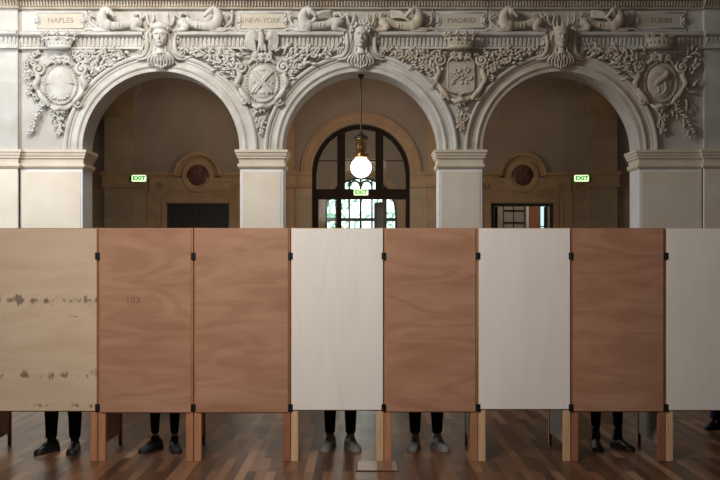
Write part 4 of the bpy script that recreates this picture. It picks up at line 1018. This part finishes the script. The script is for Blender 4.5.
# ================================================================== VOTING BOOTHS
KB = 8.34 / 1000
bx_ = lambda u: (u - 361) * KB
bz_ = lambda v: EYE + (255 - v) * KB
BROWN = [plywood('red_brown_plywood_%s' % n_, (.235, .108, .062), (.32, .163, .098), (.40, .222, .142), 1.0, seed=s) for n_, s in (('wavy', 1.3), ('swirled', 5.1), ('cloudy', 9.7), ('plain', 14.2))]
WHITE = [plywood('white_washed_plywood_%s' % n_, (.66, .62, .58), (.72, .68, .64), (.77, .73, .69), 1.0, vertical=True, seed=s, wav=.14) for n_, s in (('smooth', 2.2), ('streaked', 6.6), ('grained', 11.8))]
RAW = plywood('stained_raw_plywood', (.40, .29, .19), (.50, .38, .265), (.57, .445, .325), .9, stains=True, seed=3.3, wav=.16)
Y0 = 8.34
booths = [
 (-22, 97.2, 411, RAW, 'orange_pine', 'orange_pine', 'raw plywood voting booth with dark stains, at the left edge', 'navy_ply'),
 (97.8, 193.0, 412.5, BROWN[2], 'orange_pine', 'orange_pine', 'red-brown plywood voting booth beside the stained raw one', None),
 (193.8, 290.2, 412.5, BROWN[0], 'orange_pine', 'red_pine', 'red-brown plywood voting booth with nobody under it, left of the whitest one', None),
 (290.8, 383.6, 410, WHITE[0], 'pale_pine', 'pale_pine', 'whitest plywood voting booth in the middle, under the lamp', None),
 (384.2, 477.8, 411.8, BROWN[1], 'orange_pine', 'orange_pine', 'red-brown plywood voting booth between the two middle white ones', None),
 (478.4, 570.8, 409.2, WHITE[1], 'pale_pine', 'pale_pine', 'white plywood voting booth with nobody under it', None),
 (571.4, 665.8, 411.4, BROWN[3], 'red_pine', 'red_pine', 'dim red-brown plywood voting booth, second from the right edge', None),
 (666.4, 761, 410.2, WHITE[2], 'pale_pine', 'pale_pine', 'greyish white plywood voting booth at the right edge', None)]
side_mats = [BROWN[0], BROWN[2], BROWN[0], BROWN[1], 'side', 'side', 'side', BROWN[2]]
def side_board(t, u, uf, m, legm, name='side_panel'):
    """board running back from the front at u, its far end at far x uf (metres)"""
    x0 = bx_(u); x1 = uf; ya, yb = Y0 + .055, 9.10
    bm = B()
    vs = box(bm, -.006, .006, ya, yb, .107, 1.945)
    for v in vs: v.co.x += x0 + (x1 - x0) * (v.co.y - ya) / (yb - ya)
    sp = obj(name, bm, m, t)
    bm = B(); bbox(bm, x1 - .014, x1 + .014, yb, yb + .035, 0, 1.95, .002); obj('rear_leg', bm, legm, t)
for i, (u0, u1, vb, m, lm, lm2, lab, _) in enumerate(booths):
    x0, x1 = bx_(u0), bx_(u1)
    t = thing('voting_booth', lab, 'voting booth', ((x0 + x1) / 2, Y0, 0), 'voting booths in a row'); del t['group']
    e = .018; zb = bz_(vb)
    bm = B(); bbox(bm, x0 + (e if i else .02) * (0.3 if 'white' in m.name or 'raw' in m.name else 1), x1 - e * (0.3 if 'white' in m.name or 'raw' in m.name else 1), Y0, Y0 + .012, zb, 1.944, .002)
    fp = obj('front_panel', bm, m, t)
    lw = .062
    for k, (a, b) in enumerate(((x0, x0 + lw), (x1 - lw, x1))):
        bm = B(); bbox(bm, a + .001, b - .001, Y0 + .0125, Y0 + .05, 0, 1.95, .002); obj('leg', bm, (lm, lm2)[k], t)
    bm = B(); bbox(bm, x0 + lw, x1 - lw, Y0 + .0125, Y0 + .045, 1.91, 1.949, .002); obj('top_rail', bm, lm, t)
    bm = B(); bbox(bm, x0 + lw, x1 - lw, Y0 + .0125, Y0 + .045, zb - .008, zb + .05, .002); obj('bottom_rail', bm, lm, t)
    bm = B(); bbox(bm, x0 + lw, x1 - lw, Y0 + .05, Y0 + .34, .98, 1.0, .003); sh = obj('writing_shelf', bm, lm, t)
    # hinges on the right joint
    for vz in ((256, 407.5) if i < 7 else ()):
        bm = B(); zz = bz_(vz); xx = x1 + .002
        bbox(bm, xx - .020, xx + .020, Y0 - .004, Y0 + .0, zz - .028, zz + .028, .001)
        rr = [[bm.verts.new((xx + .006 * math.cos(a), Y0 - .005 + .006 * math.sin(a), q)) for a in [2 * PI * k / 8 for k in range(8)]] for q in (zz - .03, zz + .03)]
        for k in range(8): bm.faces.new((rr[0][k], rr[0][(k + 1) % 8], rr[1][(k + 1) % 8], rr[1][k]))
        bm.faces.new(rr[0]); bm.faces.new(rr[1]); obj('hinge', bm, 'hinge', t)
    far = {0: (120 - 361) * .0091, 1: (203.5 - 361) * .0091, 2: (296 - 361) * .0091, 3: (382 - 361) * .0091, 4: (466.2 - 361) * .0091, 5: (550.5 - 361) * .0091, 6: (639.4 - 361) * .0091, 7: (730 - 361) * .0091}[i]
    side_board(t, u1 - .2, far, side_mats[i], ('pale_pine' if i in (4, 5) else 'red_pine'))
    if i == 0: side_board(t, u0 + .5, (9 - 361) * .0091, BROWN[0], 'orange_pine')
    if i == 1:
        bm = text_bm('103', .066, Plane(8.34, 8.34), 133, 300.5, .15, 1.3, .0006); obj('pencilled_number', bm, mat('brown_marking', (.19, .095, .06), None, 5, .8), fp)

# loose floor hatch
t = thing('floor_hatch', 'rectangular wooden hatch set in the floor before the middle booths', 'hatch', (.13, 8.15, 0))
HX0, HX1, HY0, HY1 = -.03, .295, 7.97, 8.33
bm = B(); bbox(bm, HX0, HX1, HY0, HY1, .0, .008, .002); obj('hatch_cover', bm, mat('hatch_wood', (.16, .075, .04), (.27, .14, .08), 5, .3, stretch=(1, 14, 1)), t)
bm = B()
for a, b, c_, d in ((HX0 - .009, HX0, HY0 - .009, HY1), (HX1, HX1 + .009, HY0 - .009, HY1), (HX0, HX1, HY0 - .009, HY0)): box(bm, a, b, c_, d, 0, .004)
obj('edge_strip', bm, 'hinge', t)

# ================================================================== PEOPLE
def skin(name, verts, edges, radii, m, parent, root=0, sub=2):
    me = bpy.data.meshes.new(name); off = root_loc(parent)
    me.from_pydata([tuple(Vector(v) - off) for v in verts], edges, [])
    o = bpy.data.objects.new(name, me); COL.objects.link(o)
    sk = o.modifiers.new('skin', 'SKIN'); me.skin_vertices or me.skin_vertices
    lay = me.skin_vertices[0].data if me.skin_vertices else None
    if lay is None:
        bmm = bmesh.new(); bmm.from_mesh(me); bmm.verts.layers.skin.verify(); bmm.to_mesh(me); bmm.free(); lay = me.skin_vertices[0].data
    for i, r in enumerate(radii):
        lay[i].radius = r if isinstance(r, tuple) else (r, r)
        lay[i].use_root = (i == root)
    sk.use_smooth_shade = True
    ss = o.modifiers.new('sub', 'SUBSURF'); ss.levels = sub; ss.render_levels = sub
    bpy.context.view_layer.update()
    em = bpy.data.meshes.new_from_object(o.evaluated_get(bpy.context.evaluated_depsgraph_get()))
    bpy.data.objects.remove(o); em.name = name
    o = bpy.data.objects.new(name, em); COL.objects.link(o); o.parent = parent
    em.materials.clear(); em.materials.append(M[m] if isinstance(m, str) else m)
    for p in em.polygons: p.use_smooth = True
    return o

def shoe(parent, ax, ay, ang, kind, name='shoe'):
    """ankle above (ax, ay); ang turns the toe away from straight-ahead (-y)"""
    sneaker = kind in ('grey', 'white'); mats = {'grey': 'grey_canvas', 'white': 'white_canvas', 'dark': 'dark_knit', 'leather': 'black_leather', 'boot': 'black_leather'}
    ca, sa = math.cos(ang), math.sin(ang)
    T = lambda x, y, z: Vector((ax + x * ca + y * sa, ay - (y * ca - x * sa), z))   # y forward to the toe
    bm = B()
    secs = [(-.088, .020, .075, .105), (-.070, .036, .10, .12), (-.04, .040, .105, .125), (0.0, .040, .108, .118), (.04, .040, .096, 0), (.08, .043, .078, 0), (.12, .047, .064, 0), (.155, .046, .054, 0), (.18, .038, .045, 0), (.198, .022, .036, 0)]
    rows = []
    for y, w_, ht, _2 in secs:
        if y < .05 and sneaker: ht += .02
        ring = []
        for k in range(14):
            a = PI * k / 13
            ring.append(T(w_ * math.cos(a) * (1 if math.sin(a) < .5 else .92), y, .022 + (ht - .022) * max(0.0, math.sin(a)) ** .8))
        rows.append([bm.verts.new(p) for p in ring])
    for a, b in zip(rows, rows[1:]):
        for k in range(13): bm.faces.new((a[k], a[k + 1], b[k + 1], b[k]))
        bm.faces.new((a[0], a[13], b[13], b[0]))
    bm.faces.new(rows[0]); bm.faces.new(rows[-1])
    o = obj(name, bm, mats[kind], parent, True)
    if True:
        bm = B(); top = {'boot': .20, 'leather': .15, 'dark': .125}.get(kind, .145); m_ = mats[kind] if kind != 'leather' else 'black_cloth'
        if kind == 'boot': lv = ((.07, .042, .05, .0), (.12, .038, .044, 0), (.17, .036, .042, 0), (top, .036, .041, 0), (top - .004, .030, .034, 0))
        else: lv = ((.07, .036, .046, .0), (.11, .034, .042, 0), (top, .034, .040, 0), (top - .004, .029, .034, 0))
        rw = [[bm.verts.new(T(w1 * math.cos(q), -.004 + w2 * math.sin(q) * 1.05, z_)) for q in [2 * PI * k / 16 for k in range(16)]] for z_, w1, w2, _q in lv]
        for a, b in zip(rw, rw[1:]):
            for k in range(16): bm.faces.new((a[k], a[(k + 1) % 16], b[(k + 1) % 16], b[k]))
        bm.faces.new(rw[0]); obj('collar' if kind != 'leather' else 'sock', bm, m_, o, True)
    if sneaker:
        bm = B(); rw = []
        for y, z_, w_ in ((.075, .085, .018), (.045, .112, .022), (.02, .142, .022), (.012, .158, .018)):
            rw.append([bm.verts.new(T(w_ * math.cos(q), y + .006 * math.sin(q), z_ + .004 * math.sin(q))) for q in [2 * PI * k / 10 for k in range(10)]])
        for a, b in zip(rw, rw[1:]):
            for k in range(10): bm.faces.new((a[k], a[(k + 1) % 10], b[(k + 1) % 10], b[k]))
        bm.faces.new(rw[0]); bm.faces.new(rw[-1]); obj('tongue', bm, mats[kind], o, True)
    bm = B(); rr = []
    out = [(-.095, 0), (-.085, .030), (-.06, .042), (-.02, .040), (.04, .040), (.10, .048), (.15, .049), (.185, .038), (.203, .018), (.207, 0)]
    loop = [(w_, y) for y, w_ in out] + [(-w_, y) for y, w_ in reversed(out[1:-1])]
    for zz in (.0, .026): rr.append([bm.verts.new(T(x, y, zz)) for x, y in loop])
    L_ = len(loop)
    for k in range(L_): bm.faces.new((rr[0][k], rr[0][(k + 1) % L_], rr[1][(k + 1) % L_], rr[1][k]))
    bm.faces.new(rr[0]); bm.faces.new(rr[1]); obj('sole', bm, 'rubber_pale' if sneaker else 'rubber_dark', o)
    if kind != 'boot':
        for k in range(4):
            bm = B(); y = .030 + k * .024; ht = (.128 if sneaker else .108) - k * (.017 if sneaker else .011)
            pts = [(-.024, y, ht - .016), (-.012, y + .002, ht), (.012, y + .002, ht), (.024, y, ht - .016)]
            rr = [[bm.verts.new(T(x, yy + .0035 * math.cos(q), zz + .0035 * math.sin(q))) for q in [2 * PI * j / 6 for j in range(6)]] for x, yy, zz in pts]
            for a, b in zip(rr, rr[1:]):
                for j in range(6): bm.faces.new((a[j], a[(j + 1) % 6], b[(j + 1) % 6], b[j]))
            obj('lace', bm, {'grey': 'rubber_pale', 'white': 'rubber_pale'}.get(kind, 'black_cloth'), o, True)
        if kind == 'leather' or kind == 'dark':
            bm = B()
            for s in (-1, 1):
                rr = []
                for j in range(9):
                    q = PI * 2 * j / 8; c_ = (s * (.012 + .018 * (1 - math.cos(q)) * .5), .05 + .004 * math.sin(q), .112 + .010 * math.sin(q) + .012)
                    rr.append([bm.verts.new(T(c_[0], c_[1] + .003 * math.cos(p_), c_[2] + .003 * math.sin(p_))) for p_ in (0, PI / 2, PI, 3 * PI / 2)])
                for a, b in zip(rr, rr[1:]):
                    for j in range(4): bm.faces.new((a[j], a[(j + 1) % 4], b[(j + 1) % 4], b[j]))
            obj('lace_bow', bm, 'black_cloth', o, True)
    return o

def person(label, feet, hgt, kind, pants='black_cloth', top=None, hem=.10, lr=(.085, .062, .055), hair='hair', y_off=0.0, hem_r=None, arms=True):
    """feet = ((ankle x, ankle y, toe angle), (..)) ; left first in the picture"""
    (xa, ya, ta), (xb, yb, tb) = feet
    cx, cy = (xa + xb) / 2, (ya + yb) / 2 + y_off
    s = hgt / 1.75
    t = thing('person', label, 'person', (cx, cy, 0))
    hip = .92 * s; sh = 1.43 * s
    P = {}; vs = []; es = []; rs = []
    def add(k, p, r, frm=None):
        P[k] = len(vs); vs.append(p); rs.append(r)
        if frm: es.append((P[frm], P[k]))
    add('pelvis', (cx, cy, hip), (.13 * s, .10 * s)); add('belly', (cx, cy, hip + .18 * s), (.12 * s, .095 * s), 'pelvis'); add('chest', (cx, cy + .01, hip + .36 * s), (.145 * s, .10 * s), 'belly')
    add('top', (cx, cy + .015, sh), (.10 * s, .07 * s), 'chest'); add('neck', (cx, cy, sh + .07 * s), .052 * s, 'top'); add('jaw', (cx, cy - .025, sh + .14 * s), (.055 * s, .065 * s), 'neck')
    add('mid', (cx, cy - .015, sh + .21 * s), (.072 * s, .088 * s), 'jaw'); add('crown', (cx, cy - .005, sh + .285 * s), (.058 * s, .075 * s), 'mid')
    for q, fx, fy in (('a', xa, ya), ('b', xb, yb)):
        sg = -1 if q == 'a' else 1
        add('hip' + q, (cx + sg * .085 * s, cy, hip - .06), .085 * s, 'pelvis'); add('knee' + q, ((cx + sg * .085 * s + fx) / 2, (cy + fy) / 2 - .02, .49 * s), .052 * s, 'hip' + q)
        add('calf' + q, (fx, fy + .012, .33 * s), .047 * s, 'knee' + q); add('ankle' + q, (fx, fy + .008, .10), .026, 'calf' + q); add('foot' + q, (fx + math.sin((ta, tb)[sg > 0]) * .09, fy - .09, .036), (.020, .010), 'ankle' + q)
        add('sh' + q, (cx + sg * .17 * s, cy + .01, sh - .03), .055 * s, 'top'); add('el' + q, (cx + sg * .23 * s, cy - .02, 1.13 * s), .040 * s, 'sh' + q)
        add('wr' + q, (cx + sg * .16 * s, cy - .20, 1.055), .025 * s, 'el' + q); add('palm' + q, (cx + sg * .145 * s, cy - .265, 1.04), (.032, .016), 'wr' + q)
        for j, (dx, L_) in enumerate(((-.027, .065), (-.009, .075), (.009, .07), (.027, .055))):
            add('f%d%s' % (j, q), (cx + sg * .145 * s + dx, cy - .30, 1.045), .009, 'palm' + q); add('g%d%s' % (j, q), (cx + sg * .14 * s + dx * 1.1, cy - .30 - L_ * .55, 1.038), .008, 'f%d%s' % (j, q)); add('t%d%s' % (j, q), (cx + sg * .14 * s + dx * 1.1, cy - .30 - L_, 1.018), .007, 'g%d%s' % (j, q))
        add('th1' + q, (cx + sg * .115 * s, cy - .25, 1.04), .011, 'palm' + q); add('th2' + q, (cx + sg * .095 * s, cy - .285, 1.03), .008, 'th1' + q)
    body = skin('body', vs, es, rs, 'skin', t)
    # face features and hair
    fy = cy - .095 * s; fz = sh + .20 * s
    bm = B()
    def blob(c, r):
        tb = B(); bmesh.ops.create_icosphere(tb, subdivisions=2, radius=1)
        for v in tb.verts: v.co = Vector((c[0] + v.co.x * r[0], c[1] + v.co.y * r[1], c[2] + v.co.z * r[2]))
        merge(bm, tb)
    blob((cx, fy - .008, fz - .02), (.013, .018, .022)); blob((cx - .072 * s, cy - .01, fz - .01), (.010, .02, .03)); blob((cx + .072 * s, cy - .01, fz - .01), (.010, .02, .03)); blob((cx, fy + .006, fz - .06), (.024, .008, .007))
    obj('nose_mouth_ears', bm, 'skin', body, True)
    for sg in (-1, 1):
        bm = B(); blob((cx + sg * .03, fy + .006, fz + .005), (.013, .007, .008)); obj('eye', bm, mat('eye_white', (.7, .7, .68), None, 3, .3) if 'eye_white' not in bpy.data.materials else bpy.data.materials['eye_white'], body, True)
    bm = B(); blob((cx, cy + .012, fz + .05), (.082 * s, .098 * s, .078 * s)); blob((cx, cy + .05, fz - .01), (.074 * s, .06 * s, .085 * s)); obj('hair', bm, hair, body, True)
    # jacket
    vs = []; es = []; rs = []; P.clear()
    add('pelvis', (cx, cy, hip - .04), (.165 * s, .13 * s)); add('skirt', (cx, cy, hip - .16), (.168 * s, .13 * s), 'pelvis'); add('belly', (cx, cy, hip + .18 * s), (.16 * s, .128 * s), 'pelvis'); add('chest', (cx, cy + .01, hip + .36 * s), (.168 * s, .118 * s), 'belly'); add('top', (cx, cy + .015, sh + .01), (.11 * s, .08 * s), 'chest')
    for q, sg in (('a', -1), ('b', 1)):
        add('sh' + q, (cx + sg * .17 * s, cy + .01, sh - .03), .072 * s, 'top'); add('el' + q, (cx + sg * .23 * s, cy - .02, 1.13 * s), .055 * s, 'sh' + q); add('wr' + q, (cx + sg * .17 * s, cy - .18, 1.06), .040 * s, 'el' + q)
    skin('jacket', vs, es, rs, top or 'black_cloth', t)
    # trousers
    vs = []; es = []; rs = []; P.clear()
    add('pelvis', (cx, cy, hip), (.15 * s, .118 * s)); add('waist', (cx, cy, hip + .14), (.14 * s, .11 * s), 'pelvis')
    for q, fx, fyy in (('a', xa, ya), ('b', xb, yb)):
        sg = -1 if q == 'a' else 1
        add('hip' + q, (cx + sg * .088 * s, cy, hip - .08), .098 * s, 'pelvis'); add('knee' + q, ((cx + sg * .085 * s + fx) / 2, (cy + fyy) / 2 - .02, .49 * s), lr[0], 'hip' + q)
        add('calf' + q, (fx, fyy + .01, .33), lr[1], 'knee' + q); add('low' + q, (fx, fyy, hem + .06), lr[2], 'calf' + q); add('hem' + q, (fx, fyy, hem), hem_r or lr[2], 'low' + q)
    skin('trousers', vs, es, rs, pants, t)
    shoe(t, xa, ya, ta, kind); shoe(t, xb, yb, tb, kind)
    return t
fx = lambda u, d: (u - 361) * d / 1000
R = math.radians
person('person in black trousers and black lace-up shoes under the stained raw booth', ((fx(52.0, 8.8), 8.78, R(-22)), (fx(75.5, 8.8), 8.78, R(6))), 1.76, 'leather', lr=(.082, .064, .054), hem=.10)
person('person in tapered black trousers and dark trainers under the second booth', ((fx(155.0, 8.85), 8.85, R(-26)), (fx(174.5, 8.85), 8.85, R(18))), 1.72, 'dark', lr=(.070, .052, .040), hem=.135)
person('person in black trousers and grey trainers under the whitest booth', ((fx(330.0, 8.95), 8.95, R(-14)), (fx(350.5, 8.95), 8.95, R(20))), 1.74, 'grey', lr=(.070, .060, .050), hem=.115)
person('person in black trousers and off-white trainers under the booth right of the whitest one', ((fx(415.0, 8.95), 8.94, R(-12)), (fx(437.0, 8.95), 8.94, R(22))), 1.78, 'white', lr=(.078, .062, .052), hem=.12)
person('person in black trousers and black ankle boots under the dim red-brown booth', ((fx(595.5, 8.95), 8.94, R(-6)), (fx(617.5, 8.95), 8.94, R(26))), 1.73, 'boot', lr=(.066, .052, .045), hem=.17)
person('person in navy trousers standing behind the rightmost booth', ((fx(719.0, 9.95), 9.98, R(-50)), (fx(743.0, 9.95), 9.98, R(8))), 1.74, 'leather', pants='navy_cloth', lr=(.085, .075, .080), hem=.07, hem_r=.085)
